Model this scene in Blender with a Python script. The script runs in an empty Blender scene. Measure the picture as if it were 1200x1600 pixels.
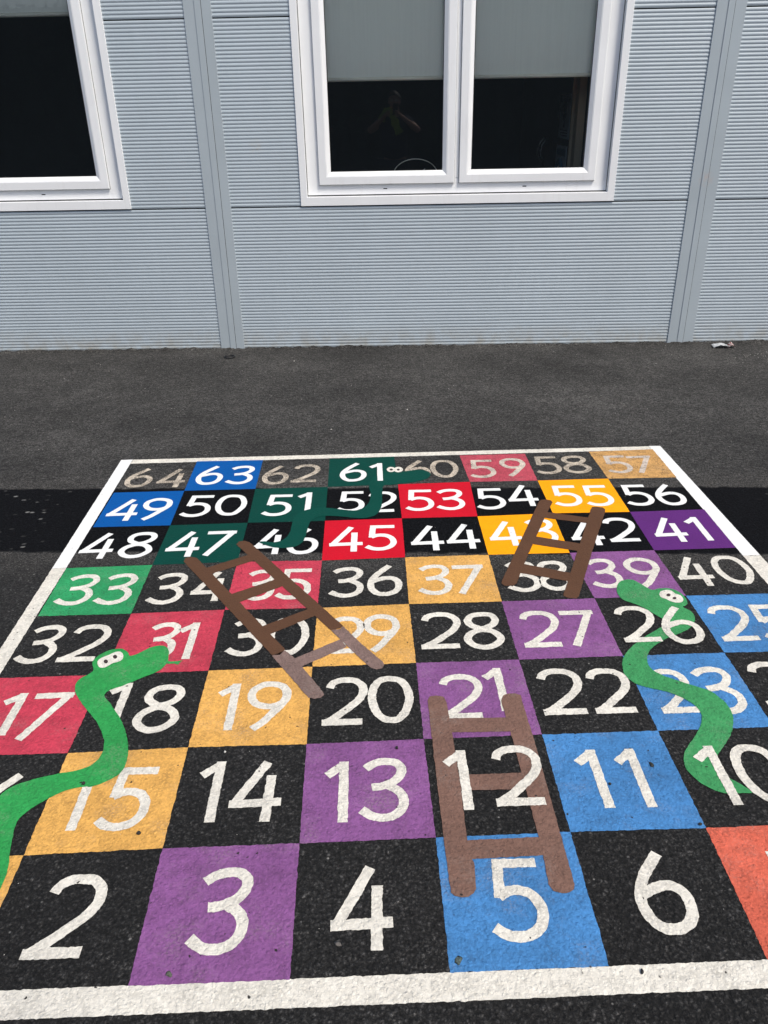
import bpy, bmesh, math, random, json
from mathutils import Vector, Matrix, noise
from mathutils.geometry import tessellate_polygon
random.seed(7)
R = math.radians
scene = bpy.context.scene
COL = scene.collection
S, ASP = 1/3, 1.01846/3          # metres per board cell across and up
D = json.loads('''{"CORN":{"2,0":[2.011,-0.0018],"3,0":[3.0073,-0.0036],"4,0":[3.9996,-0.0009],"5,0":[4.9957,-0.0021],"6,0":[5.9914,-0.0029],"1,1":[1.0023,0.9818],"2,1":[2.0027,0.9971],"3,1":[3.0018,0.9964],"4,1":[4.0034,1.0016],"5,1":[4.9993,1.0074],"6,1":[6.0064,0.996],"1,2":[0.9915,1.9871],"2,2":[1.9961,2.0044],"3,2":[2.9968,1.9928],"4,2":[3.9912,2.0041],"5,2":[5.0037,2.0074],"6,2":[5.9989,2.0043],"2,3":[1.9994,3.01],"3,3":[2.9941,3.0155],"4,3":[3.9953,3.021],"5,3":[4.995,3.0171],"6,3":[6.0081,3.0226],"7,3":[7.0052,3.0194],"0,4":[0.007,4.0161],"1,4":[1.0041,4.0079],"2,4":[2.0005,4.0238],"4,4":[3.9875,4.021],"5,4":[4.9933,4.0131],"6,4":[6.0055,4.0174],"7,4":[7.0049,4.0103],"0,5":[-0.007,4.9893],"1,5":[0.9988,5.0019],"2,5":[2.0036,5.015],"3,5":[3.0093,4.9845],"4,5":[4.0007,4.999],"5,5":[4.9967,4.9988],"6,5":[5.9704,4.9852],"7,5":[6.9885,4.984],"8,5":[7.9804,4.9847],"0,6":[0.0004,5.9939],"1,6":[1.0025,5.9831],"2,6":[2.0044,5.9898],"3,6":[3.0119,5.9789],"4,6":[4.014,5.9862],"5,6":[5.0022,5.9768],"7,6":[7.0069,5.9747],"8,6":[7.9935,5.9842],"0,7":[-0.0067,7.0081],"1,7":[0.9846,7.004],"2,7":[1.9879,6.9993],"3,7":[3.0121,6.9934],"4,7":[4.0129,7.0102],"5,7":[5.038,7.0259],"6,7":[6.0063,7.0032],"7,7":[7.0164,6.9991],"8,7":[7.9946,6.9757],"1,8":[0.979,8.0296],"2,8":[1.9892,8.0072],"3,8":[3.0091,7.9841],"5,8":[5.0027,7.9656],"6,8":[6.0096,7.9682],"7,8":[7.0006,7.9722]},"DIG":{"2":[[[[0.0997,0.479],[0.126,0.5406],[0.1877,0.5782],[0.2675,0.5848],[0.347,0.5678],[0.4062,0.5067],[0.4189,0.4326],[0.4008,0.3616],[0.3524,0.2859],[0.2825,0.2176],[0.2033,0.1426],[0.1289,0.0808],[0.0588,0.0385]],0],[[[0.0385,0.0422],[0.4074,0.0422]],0]],"3":[[[[0.077,0.5291],[0.1457,0.58],[0.225,0.5995],[0.3037,0.5922],[0.3544,0.5526],[0.3685,0.489],[0.3395,0.4229],[0.2862,0.3757],[0.2087,0.3444],[0.124,0.3343]],0],[[[0.2513,0.35],[0.3089,0.3116],[0.3567,0.2591],[0.3722,0.19],[0.3536,0.1188],[0.3062,0.0654],[0.2402,0.0385],[0.1675,0.0418],[0.1032,0.0697],[0.0385,0.1181]],0]],"4":[[[[0.3072,0.6585],[0.0805,0.227]],0],[[[0.0385,0.2213],[0.4482,0.2308]],0],[[[0.3491,0.5106],[0.3378,0.0385]],0]],"5":[[[[0.0928,0.6028],[0.4024,0.5978]],0],[[[0.1302,0.6275],[0.1064,0.3261]],0],[[[0.0978,0.3361],[0.1658,0.3751],[0.24,0.38],[0.3146,0.3492],[0.3648,0.2752],[0.3719,0.1742],[0.3307,0.0934],[0.254,0.0454],[0.1764,0.0385],[0.1103,0.0558],[0.0385,0.1103]],0]],"6":[[[[0.2624,0.6303],[0.1815,0.5331],[0.1,0.424],[0.0579,0.3366],[0.0385,0.2508],[0.0477,0.1616],[0.0819,0.0875],[0.1338,0.0434],[0.1573,0.0389]],0],[[[0.1226,0.0474],[0.1656,0.0385],[0.2164,0.0399],[0.2866,0.0698],[0.3341,0.1356],[0.3522,0.2183],[0.3398,0.3],[0.2893,0.354],[0.2186,0.3669],[0.1438,0.3427],[0.0658,0.3071]],0]],"1":[[[[0.0385,0.5022],[0.1831,0.6162]],0],[[[0.1766,0.6457],[0.1732,0.0385]],0]],"7":[[[[0.0385,0.6021],[0.3985,0.6038]],0],[[[0.3675,0.6305],[0.0918,0.0385]],0]],"8":[[[[0.1972,0.3502],[0.1394,0.3796],[0.0878,0.4283],[0.077,0.5064],[0.1239,0.5754],[0.2204,0.6005],[0.3237,0.5831],[0.3645,0.5048],[0.3374,0.4286],[0.2706,0.3724]],1],[[[0.1941,0.3285],[0.1292,0.3047],[0.0648,0.2515],[0.0385,0.173],[0.0691,0.0994],[0.1344,0.0508],[0.1963,0.0385],[0.2876,0.0619],[0.3547,0.1297],[0.3708,0.1882],[0.3359,0.2637],[0.2742,0.3146]],1]],"9":[[[[0.3366,0.3906],[0.2774,0.3401],[0.1918,0.3259],[0.1015,0.3559],[0.0385,0.4458],[0.0465,0.5559],[0.1286,0.6254],[0.2266,0.6303],[0.3208,0.5834],[0.3554,0.4965]],1],[[[0.3535,0.5208],[0.3546,0.425],[0.3096,0.3338],[0.2475,0.2389],[0.1734,0.1271],[0.0869,0.0385]],0]],"0":[[[[0.2102,0.579],[0.3077,0.5438],[0.3622,0.43],[0.3762,0.2859],[0.3365,0.1495],[0.272,0.052],[0.1894,0.0385],[0.1179,0.0774],[0.061,0.1792],[0.0385,0.3266],[0.0623,0.4698],[0.1219,0.5584]],1]]},"NUM":{"1":[[1,0.3925,0.17,1.0,1.0]],"2":[[2,1.2295,0.1865,1.0338,0.9922]],"3":[[3,2.29,0.1703,1.0107,1.0069]],"4":[[4,3.2087,0.1209,1.0087,0.9837]],"5":[[5,4.2879,0.1742,0.993,0.9752]],"6":[[6,5.2986,0.1839,1.0224,0.9676]],"7":[[7,6.3054,0.1369,1.0,1.0]],"8":[[8,7.296,0.17,1.0,1.0]],"9":[[9,7.3033,1.17,1.0,1.0]],"10":[[1,6.1628,1.147,0.9984,1.0156],[0,6.4524,1.1809,1.0,1.0121]],"11":[[1,5.1848,1.1707,0.9897,0.9941],[1,5.5089,1.163,0.986,0.9982]],"12":[[1,4.1093,1.1953,0.992,1.0161],[2,4.4587,1.2517,1.0282,1.0152]],"13":[[1,3.1441,1.1296,0.9869,1.0036],[3,3.4175,1.1596,0.9921,1.0081]],"14":[[1,2.133,1.1756,0.9869,1.0091],[4,2.3905,1.1635,0.9882,0.9699]],"15":[[1,1.1042,1.1459,0.9609,1.0404],[5,1.4098,1.1668,0.9857,0.985]],"16":[[1,0.1823,1.17,1.0,1.0],[6,0.4262,1.1291,1.0,1.0]],"17":[[1,0.1691,2.1887,0.967,0.8984],[7,0.4206,2.1227,0.9751,0.995]],"18":[[1,1.1047,2.2958,0.9971,0.8813],[8,1.4383,2.1875,0.9916,0.9964]],"19":[[1,2.1276,2.1515,0.9929,1.007],[9,2.4245,2.1555,1.0016,0.9836]],"20":[[2,3.077,2.198,0.9678,1.033],[0,3.5217,2.2095,1.007,1.0196]],"21":[[2,4.121,2.2225,1.0134,0.9741],[1,4.5859,2.271,0.9486,0.9762]],"22":[[2,5.0377,2.2316,1.047,1.016],[2,5.4991,2.2268,0.9948,0.9914]],"23":[[2,6.0881,2.203,0.8842,0.9659],[3,6.5042,2.176,0.996,1.0021]],"24":[[2,7.0382,2.24,1.0,1.0],[4,7.5189,2.17,1.0,1.0]],"25":[[2,7.0398,3.1877,1.0055,0.9947],[5,7.4937,3.1657,0.9998,0.9895]],"26":[[2,6.0593,3.2146,1.014,1.0027],[6,6.534,3.1602,1.0313,1.0007]],"27":[[2,5.0536,3.1915,1.0154,1.0054],[7,5.5147,3.162,0.9877,0.9934]],"28":[[2,4.0261,3.221,1.0436,1.0039],[8,4.5041,3.1879,0.9997,0.9958]],"29":[[2,3.0702,3.1973,0.9412,1.0004],[9,3.4991,3.1871,0.9312,0.9756]],"30":[[3,2.0939,3.2117,0.9443,0.9869],[0,2.5069,3.2055,1.0386,1.0354]],"31":[[3,1.2457,3.2108,0.8569,0.9539],[1,1.5623,3.1589,1.034,0.9957]],"32":[[3,0.0133,3.2013,0.9712,1.0007],[2,0.4245,3.2075,1.016,0.9938]],"33":[[3,0.0612,4.1991,1.0048,0.9932],[3,0.4961,4.1865,1.01,1.0013]],"34":[[3,1.0741,4.163,1.009,1.0009],[4,1.531,4.1572,0.9646,0.9739]],"35":[[3,2.1287,4.1801,0.906,0.9956],[5,2.4954,4.1781,1.01,0.9936]],"36":[[3,3.0891,4.1828,1.0034,0.9876],[6,3.5412,4.1883,1.0101,0.9993]],"37":[[3,4.086,4.1782,0.9913,0.9899],[7,4.4907,4.1473,1.0035,0.9841]],"38":[[3,5.0873,4.1803,0.9974,1.0132],[8,5.4793,4.1828,0.9266,0.9893]],"39":[[3,6.0465,4.2052,0.9289,0.9774],[9,6.5251,4.172,0.9946,0.9727]],"40":[[4,7.0181,4.1437,0.9812,0.9913],[0,7.5205,4.1956,1.0195,1.0002]],"41":[[4,7.0872,5.1206,0.9948,0.994],[1,7.5848,5.132,0.9889,0.9982]],"42":[[4,6.0419,5.1028,0.9961,0.9672],[2,6.5027,5.2014,0.9928,1.0007]],"43":[[4,5.0365,5.1509,0.9789,0.9943],[3,5.5205,5.2055,0.9918,1.0168]],"44":[[4,4.0542,5.0987,0.9922,0.9937],[4,4.4971,5.1115,1.0021,0.9933]],"45":[[4,3.0467,5.1288,1.0022,0.9929],[5,3.5044,5.1727,0.9968,0.997]],"46":[[4,2.1207,5.1255,0.9096,0.9988],[6,2.5564,5.1447,1.0057,0.992]],"47":[[4,1.04,5.1283,0.9976,0.9935],[7,1.4946,5.1421,1.0129,1.0019]],"48":[[4,-0.017,5.1431,0.9965,1.0121],[8,0.502,5.1704,1.0075,1.0126]],"49":[[4,0.0401,6.1053,0.9957,1.0013],[9,0.5123,6.1241,0.9876,0.9909]],"50":[[5,1.0392,6.1937,1.0006,1.0007],[0,1.4999,6.2046,1.0284,1.0131]],"51":[[5,2.1324,6.1521,0.9987,0.9915],[1,2.5907,6.2062,0.9935,0.9633]],"52":[[5,3.1315,6.2044,0.9583,0.9649],[2,3.5258,6.1707,0.9748,0.9953]],"53":[[5,4.0584,6.1757,0.9995,0.995],[3,4.4777,6.1751,0.9998,0.9934]],"54":[[5,5.0154,6.1564,1.034,0.9949],[4,5.449,6.1803,0.9947,1.0265]],"55":[[5,6.0712,6.1794,0.9923,0.9901],[5,6.4971,6.158,0.9925,0.9898]],"56":[[5,7.0345,6.1339,1.0021,1.0021],[6,7.4912,6.1184,0.9975,0.9914]],"57":[[5,7.0768,7.1627,0.981,0.9936],[7,7.4568,7.1197,1.0226,0.998]],"58":[[5,6.0335,7.2014,1.0022,0.9984],[8,6.4657,7.195,1.0234,1.0048]],"59":[[5,5.0546,7.1381,0.9954,1.0021],[9,5.5673,7.1439,0.9448,0.988]],"60":[[6,4.1277,7.1783,0.9796,1.0001],[0,4.5121,7.1872,1.0059,1.0094]],"61":[[6,3.1778,7.1346,0.9992,0.9992],[1,3.5924,7.0951,0.9892,1.0118]],"62":[[6,2.0456,7.1282,0.9857,0.9934],[2,2.4302,7.1665,0.9908,1.0028]],"63":[[6,1.075,7.1777,0.9969,1.0054],[3,1.5003,7.1675,0.9886,1.0038]],"64":[[6,0.0496,7.1585,1.0059,1.0046],[4,0.4857,7.0863,0.9948,1.0022]]},"SN":{"a":[[0.8828,3.081],[0.8386,3.1803],[0.8496,3.2623],[0.8936,3.3272],[0.9452,3.3687],[1.0021,3.3931],[1.0785,3.3856],[1.1458,3.3308],[1.1864,3.2713],[1.2571,3.3079],[1.3434,3.3887],[1.4417,3.425],[1.5199,3.3896],[1.5599,3.2918],[1.5739,3.1581],[1.5514,3.0717],[1.5037,3.0105],[1.4246,2.9581],[1.3378,2.9007],[1.2361,2.8298],[1.1495,2.7832],[1.1029,2.7381],[1.0975,2.6886],[1.1593,2.6076],[1.2495,2.4905],[1.3429,2.3549],[1.4193,2.2064],[1.468,2.0896],[1.5086,1.9404],[1.5171,1.8333],[1.5035,1.7531],[1.4667,1.6982],[1.3959,1.6458],[1.3057,1.606],[1.2456,1.6088],[1.1433,1.5853],[1.0455,1.536],[0.9662,1.4678],[0.8993,1.4025],[0.8431,1.3139],[0.8457,1.2154],[0.8675,1.1188],[0.8943,1.0066],[0.9264,0.8978],[0.9453,0.7932],[0.9452,0.7011],[0.9445,0.5958],[0.9311,0.5177],[0.9045,0.5034],[0.8508,0.6642],[0.7747,0.8695],[0.6949,1.0521],[0.6266,1.2448],[0.5897,1.4271],[0.604,1.5459],[0.6435,1.6152],[0.7237,1.6708],[0.8434,1.7164],[0.9847,1.7549],[1.1145,1.7807],[1.2071,1.8178],[1.2596,1.8761],[1.2822,1.9682],[1.2696,2.0743],[1.2179,2.2034],[1.1322,2.3386],[1.0283,2.4656],[0.9313,2.5822],[0.8434,2.7015],[0.788,2.8077],[0.7789,2.8988],[0.8062,2.9652],[0.8607,3.0187]],"ea":[[0.9071,3.1377],[0.8833,3.1977],[0.9047,3.2527],[0.9656,3.2964],[1.0261,3.3439],[1.0764,3.3378],[1.1144,3.2818],[1.1184,3.2116],[1.0852,3.1805],[1.0435,3.1663],[1.0159,3.132],[0.9867,3.1045],[0.9427,3.1003]],"pa":[[[0.9887,3.1921],[0.9896,3.1747],[0.9822,3.1644],[0.9692,3.1651],[0.9556,3.1765],[0.9465,3.1943],[0.9455,3.2118],[0.9529,3.2222],[0.966,3.2215],[0.9796,3.21]],[[1.0592,3.2613],[1.06,3.2436],[1.0524,3.2331],[1.0393,3.2338],[1.0257,3.2454],[1.0167,3.2635],[1.0158,3.2813],[1.0233,3.2918],[1.0365,3.2911],[1.0502,3.2794]]],"ta":[[1.5317,3.1899],[1.6039,3.163],[1.6662,3.163],[1.7196,3.1767],[1.7003,3.1481],[1.6874,3.1097],[1.6486,3.128],[1.5907,3.1278],[1.5293,3.1441]],"b":[[6.2769,4.0433],[6.2933,4.1685],[6.3454,4.2861],[6.4304,4.3515],[6.5267,4.3504],[6.5858,4.2723],[6.6383,4.1786],[6.6823,4.1335],[6.7636,4.1628],[6.8784,4.152],[6.9498,4.0886],[6.9789,3.9911],[6.9675,3.8817],[6.9316,3.8236],[6.8877,3.7983],[6.9379,3.7209],[6.9463,3.6204],[6.8903,3.4995],[6.7947,3.4057],[6.6706,3.337],[6.5392,3.2733],[6.4272,3.1993],[6.3305,3.1224],[6.2558,3.026],[6.214,2.914],[6.2126,2.8186],[6.2661,2.7379],[6.3435,2.6726],[6.4394,2.6073],[6.5508,2.5362],[6.6435,2.473],[6.7018,2.3556],[6.7211,2.2435],[6.6959,2.1155],[6.6188,1.9636],[6.5216,1.8434],[6.4236,1.7391],[6.3651,1.671],[6.3394,1.5798],[6.3511,1.5048],[6.3811,1.4546],[6.4264,1.4022],[6.4754,1.3418],[6.4894,1.2988],[6.3829,1.3038],[6.2682,1.3091],[6.2007,1.3483],[6.1409,1.4092],[6.1002,1.4789],[6.0791,1.5582],[6.0833,1.638],[6.1154,1.7183],[6.1863,1.8157],[6.2954,1.934],[6.388,2.0521],[6.4398,2.1682],[6.4395,2.2631],[6.3997,2.3484],[6.331,2.4227],[6.2386,2.4907],[6.1183,2.5407],[6.0171,2.5932],[5.9562,2.6835],[5.9415,2.7858],[5.9745,2.9266],[6.0358,3.0377],[6.1404,3.1564],[6.283,3.2801],[6.4245,3.379],[6.556,3.4735],[6.6457,3.5389],[6.5998,3.5978],[6.5488,3.6768],[6.4922,3.7771],[6.4092,3.8729],[6.3171,3.9466]],"eb":[[6.7203,4.0389],[6.758,4.0996],[6.8262,4.1252],[6.8804,4.1052],[6.8986,4.0455],[6.9454,4.0137],[6.9463,3.9356],[6.9088,3.885],[6.8434,3.8766],[6.7916,3.9118],[6.765,3.954],[6.7288,3.9765]],"pb":[[[6.8391,4.0239],[6.8287,4.0074],[6.8135,3.9978],[6.7994,3.9986],[6.7916,4.0095],[6.7932,4.0265],[6.8036,4.043],[6.8188,4.0527],[6.8331,4.0519],[6.8408,4.0409]],[[6.8787,3.9598],[6.8696,3.9459],[6.8561,3.9378],[6.8435,3.9385],[6.8364,3.9478],[6.8377,3.9621],[6.8468,3.9761],[6.8603,3.9843],[6.873,3.9836],[6.88,3.9742]]],"c":[[3.8536,7.4233],[3.9855,7.4247],[4.1403,7.4403],[4.2746,7.4733],[4.4064,7.4643],[4.4877,7.3798],[4.4964,7.2755],[4.4372,7.1624],[4.3131,7.0855],[4.1821,7.0447],[4.0312,7.0154],[3.9025,6.9897],[3.8063,6.9668],[3.781,6.7579],[3.7721,6.5275],[3.7515,6.3066],[3.7012,6.1378],[3.6206,6.0504],[3.5125,6.0157],[3.3757,6.0327],[3.2382,6.0747],[3.1199,6.099],[3.0214,6.1052],[2.9238,6.0905],[2.8579,6.0323],[2.8149,5.9245],[2.7958,5.746],[2.7785,5.5541],[2.7409,5.4067],[2.6725,5.3302],[2.5559,5.301],[2.4268,5.3161],[2.3109,5.3777],[2.209,5.4688],[2.282,5.4792],[2.3777,5.4473],[2.4767,5.4785],[2.5437,5.5685],[2.5791,5.7203],[2.5864,5.8783],[2.594,6.0407],[2.633,6.1847],[2.7359,6.2851],[2.8729,6.3413],[3.0133,6.341],[3.1546,6.3015],[3.2951,6.2578],[3.4148,6.2415],[3.5251,6.3212],[3.5979,6.4938],[3.618,6.7217],[3.5983,6.937],[3.6183,7.1324],[3.6972,7.3043]],"ec":[[[3.9936,7.5086],[3.9874,7.4745],[3.9728,7.4465],[3.952,7.4285],[3.9283,7.4234],[3.905,7.4318],[3.8858,7.4524],[3.8735,7.4824],[3.87,7.5171],[3.8759,7.5514],[3.8904,7.5799],[3.9113,7.5983],[3.9354,7.6036],[3.9589,7.595],[3.9783,7.5738],[3.9904,7.5435]],[[4.108,7.4954],[4.1008,7.4594],[4.0845,7.4298],[4.0614,7.411],[4.0351,7.4056],[4.0095,7.4145],[3.9884,7.4364],[3.9749,7.4681],[3.9713,7.5048],[3.9781,7.541],[3.9943,7.5711],[4.0176,7.5905],[4.0443,7.596],[4.0702,7.5869],[4.0915,7.5644],[4.1047,7.5323]]],"pc":[[[3.9603,7.5056],[3.9547,7.4841],[3.9421,7.4716],[3.9271,7.4726],[3.9155,7.4868],[3.9118,7.5089],[3.9172,7.5304],[3.9299,7.5431],[3.945,7.5421],[3.9566,7.5277]],[[4.0614,7.4933],[4.0563,7.475],[4.0447,7.4643],[4.0312,7.4652],[4.0207,7.4774],[4.0174,7.4963],[4.0224,7.5147],[4.034,7.5255],[4.0477,7.5246],[4.0581,7.5123]]]},"LAD":{"a":{"rails":[[[1.3602,5.0507],[1.3655,5.134],[1.4257,5.16],[1.5038,5.1258],[1.5458,5.0605],[2.7117,3.2923],[2.6649,3.2086],[2.5843,3.2129]],[[1.9342,5.4253],[1.959,5.4913],[2.0241,5.51],[2.0922,5.4696],[3.2834,3.6552],[3.2467,3.61],[3.1537,3.5901]]],"feet":[[[2.5893,3.1984],[2.7128,3.2778],[2.8211,3.1439],[2.9198,2.9737],[3.1059,2.6526],[3.1211,2.6022],[3.0929,2.5619],[3.0356,2.5501],[2.9849,2.5722],[2.9398,2.6362]],[[3.1594,3.5866],[3.2468,3.6037],[3.2835,3.6488],[3.4608,3.3548],[3.6705,3.0573],[3.6916,3.0012],[3.6674,2.9535],[3.6148,2.9347],[3.5597,2.9619],[3.529,3.0042],[3.3339,3.3028]]],"rungs":[[[1.6569,4.8901],[2.1326,5.173],[2.1941,5.0219],[1.7424,4.7577]],[[2.0257,4.3161],[2.5121,4.6042],[2.5873,4.4488],[2.1383,4.1503]],[[2.4258,3.6863],[2.9083,3.9869],[3.0106,3.874],[2.5156,3.5413]]],"rungs2":[[[2.8122,3.1444],[3.2592,3.4313],[3.3248,3.3033],[2.8657,3.0036]]]},"b":{"rails":[[[5.8872,6.3415],[5.9215,6.3872],[5.996,6.3952],[6.0542,6.3625],[6.0636,6.3077],[5.8472,5.8408],[5.3612,4.7156],[5.2208,4.3597],[5.1682,4.3017],[5.0746,4.3136],[5.0463,4.3588],[5.0613,4.4131]],[[6.5233,6.0817],[6.5512,6.1322],[6.6176,6.1403],[6.6878,6.1111],[6.7073,6.0546],[6.6818,5.9805],[6.2384,4.979],[5.8422,4.0576],[5.8089,4.0183],[5.7252,4.0333],[5.6788,4.0731],[5.6871,4.1081]]],"rungs":[[[5.9181,6.0384],[6.4307,5.8419],[6.3716,5.6979],[5.8616,5.875]],[[5.6388,5.3995],[6.1511,5.1883],[6.0867,5.0132],[5.5743,5.213]],[[5.3587,4.7679],[5.8722,4.5347],[5.8063,4.3655],[5.29,4.5687]]]},"c":{"rails":[[[4.0631,2.485],[4.0872,2.5298],[4.1496,2.5407],[4.2093,2.5236],[4.2327,2.4467],[4.2398,1.9995],[4.2438,1.6004],[4.2315,1.0433],[4.2337,0.8304],[4.2551,0.7738],[4.2512,0.6834],[4.2405,0.5672],[4.2206,0.5339],[4.1818,0.5108],[4.1351,0.5039],[4.0911,0.5192],[4.0665,0.5463],[4.0618,0.6563],[4.0606,1.0312],[4.0614,1.8533]],[[4.7238,2.4416],[4.7529,2.51],[4.8048,2.5337],[4.8666,2.5346],[4.9163,2.5078],[4.9115,2.4321],[4.9221,1.9661],[4.9224,1.4449],[4.9227,0.9921],[4.9222,0.7626],[4.9224,0.5719],[4.9073,0.5324],[4.8713,0.5112],[4.8193,0.5078],[4.7674,0.5271],[4.7431,0.5797],[4.7558,0.8071],[4.7556,1.0936],[4.7463,1.5765],[4.7424,1.9574]]],"rungs":[[[4.2205,2.2397],[4.7509,2.2246],[4.7597,2.0538],[4.2345,2.0671]],[[4.2246,1.5903],[4.7606,1.5884],[4.7583,1.4224],[4.2296,1.4292]],[[4.2129,0.9651],[4.7742,0.9698],[4.7678,0.8128],[4.2195,0.8037]]]}}}''')

# ------------------------------------------------------------------ helpers
def link(o, parent=None):
    COL.objects.link(o)
    if parent: o.parent = parent
    return o
def empty(name, loc=(0,0,0), rz=0, parent=None):
    o = bpy.data.objects.new(name, None); o.empty_display_size = .1
    o.location = loc; o.rotation_euler = (0,0,rz)
    return link(o, parent)
def tag(o, label=None, cat=None, group=None, kind=None):
    if label: o['label'] = label
    if cat: o['category'] = cat
    if group: o['group'] = group
    if kind: o['kind'] = kind
    return o
class MB:
    """collects faces of one mesh"""
    def __init__(s): s.v=[]; s.f=[]
    def add(s, vs, fs):
        n=len(s.v); s.v+= [tuple(v) for v in vs]; s.f+= [tuple(i+n for i in f) for f in fs]; return s
    def box(s, x0,x1,y0,y1,z0,z1):
        v=[(x,y,z) for z in (z0,z1) for y in (y0,y1) for x in (x0,x1)]
        return s.add(v,[(0,2,3,1),(4,5,7,6),(0,1,5,4),(2,6,7,3),(0,4,6,2),(1,3,7,5)])
    def poly(s, pts, z):
        """flat painted outline, triangulated"""
        p=[Vector((a,b,0)) for a,b in pts]
        tris=tessellate_polygon([p])
        out=[]
        for a,b,c in tris:
            n=(p[b]-p[a]).cross(p[c]-p[a]).z
            if abs(n)<1e-12: continue
            out.append((a,b,c) if n>0 else (a,c,b))
        return s.add([(a,b,z) for a,b in pts],out)
    def loft(s, rect, prof):
        """rectangular frame in the x,z plane: prof is a list of (inset, y)"""
        x0,x1,z0,z1=rect; vs=[]; fs=[]
        for i,(k,y) in enumerate(prof):
            vs+=[(x0+k,y,z0+k),(x1-k,y,z0+k),(x1-k,y,z1-k),(x0+k,y,z1-k)]
            if i:
                a=4*(i-1); b=4*i
                for j in range(4): fs.append((a+j,b+j,b+(j+1)%4,a+(j+1)%4)[::-1])
        return s.add(vs,fs)
    def tube(s, pts, rad, n=10, closed=False):
        pts=[Vector(p) for p in pts]; m=len(pts); vs=[]; fs=[]
        rad = rad if isinstance(rad,(list,tuple)) else [rad]*m
        for i,p in enumerate(pts):
            a=pts[(i-1)%m] if (closed or i>0) else p; b=pts[(i+1)%m] if (closed or i<m-1) else p
            t=(b-a).normalized(); u=t.orthogonal() if abs(t.z)>.95 else t.cross(Vector((0,0,1)))
            u.normalize(); w=t.cross(u)
            for k in range(n):
                an=2*math.pi*k/n; vs.append(p+(u*math.cos(an)+w*math.sin(an))*rad[i])
        for i in range(m if closed else m-1):
            for k in range(n):
                a=i*n+k; b=i*n+(k+1)%n; c=((i+1)%m)*n+(k+1)%n; d=((i+1)%m)*n+k
                fs.append((a,d,c,b))
        if not closed: fs+= [tuple(range(n)), tuple(range((m-1)*n,m*n))[::-1]]
        return s.add(vs,fs)
    def build(s, name, mat, parent=None, smooth=False, bevel=0):
        me=bpy.data.meshes.new(name); me.from_pydata(s.v,[],s.f); me.validate(); me.update()
        if mat: me.materials.append(mat)
        if smooth:
            for p in me.polygons: p.use_smooth=True
        o=bpy.data.objects.new(name,me); link(o,parent)
        if bevel:
            m=o.modifiers.new('Bevel','BEVEL'); m.width=bevel; m.segments=2; m.limit_method='ANGLE'
        return o
def fixn(o):
    bm=bmesh.new(); bm.from_mesh(o.data); bmesh.ops.recalc_face_normals(bm,faces=bm.faces); bm.to_mesh(o.data); bm.free(); return o

def jag(pts, step, amp, closed=True):
    """outline in metres -> the same outline broken up by the coarse surface it is painted on"""
    out=[]; n=len(pts)
    for i in range(n if closed else n-1):
        a=Vector(pts[i]); b=Vector(pts[(i+1)%n]); d=b-a; L=d.length
        if L<1e-6: continue
        k=max(1,int(L/step)); nn=Vector((-d.y,d.x))/L
        for j in range(k):
            p=a+d*(j/k)
            q=noise.noise(Vector((p.x*55,p.y*55,3.1)))*1.1+noise.noise(Vector((p.x*170,p.y*170,8.7)))*.9
            p=p+nn*amp*q
            out.append((p.x,p.y))
    return out
def smooth_poly(pts, n=4):
    """closed Catmull-Rom through the points"""
    out=[]; m=len(pts)
    for i in range(m):
        p0,p1,p2,p3=[Vector(pts[(i+k)%m]) for k in (-1,0,1,2)]
        for j in range(n):
            t=j/n
            out.append(tuple(.5*((2*p1)+(p2-p0)*t+(2*p0-5*p1+4*p2-p3)*t*t+(3*p1-p0-3*p2+p3)*t**3)))
    return out
def smooth_line(pts, n=6):
    out=[]; m=len(pts)
    P=[Vector(p) for p in pts]
    for i in range(m-1):
        p1,p2=P[i],P[i+1]; p0=P[i-1] if i else p1*2-p2; p3=P[i+2] if i+2<m else p2*2-p1
        for j in range(n):
            t=j/n
            out.append(.5*((2*p1)+(p2-p0)*t+(2*p0-5*p1+4*p2-p3)*t*t+(3*p1-p0-3*p2+p3)*t**3))
    out.append(P[-1]); return out
def M(p): return (p[0]*S, p[1]*ASP)

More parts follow.
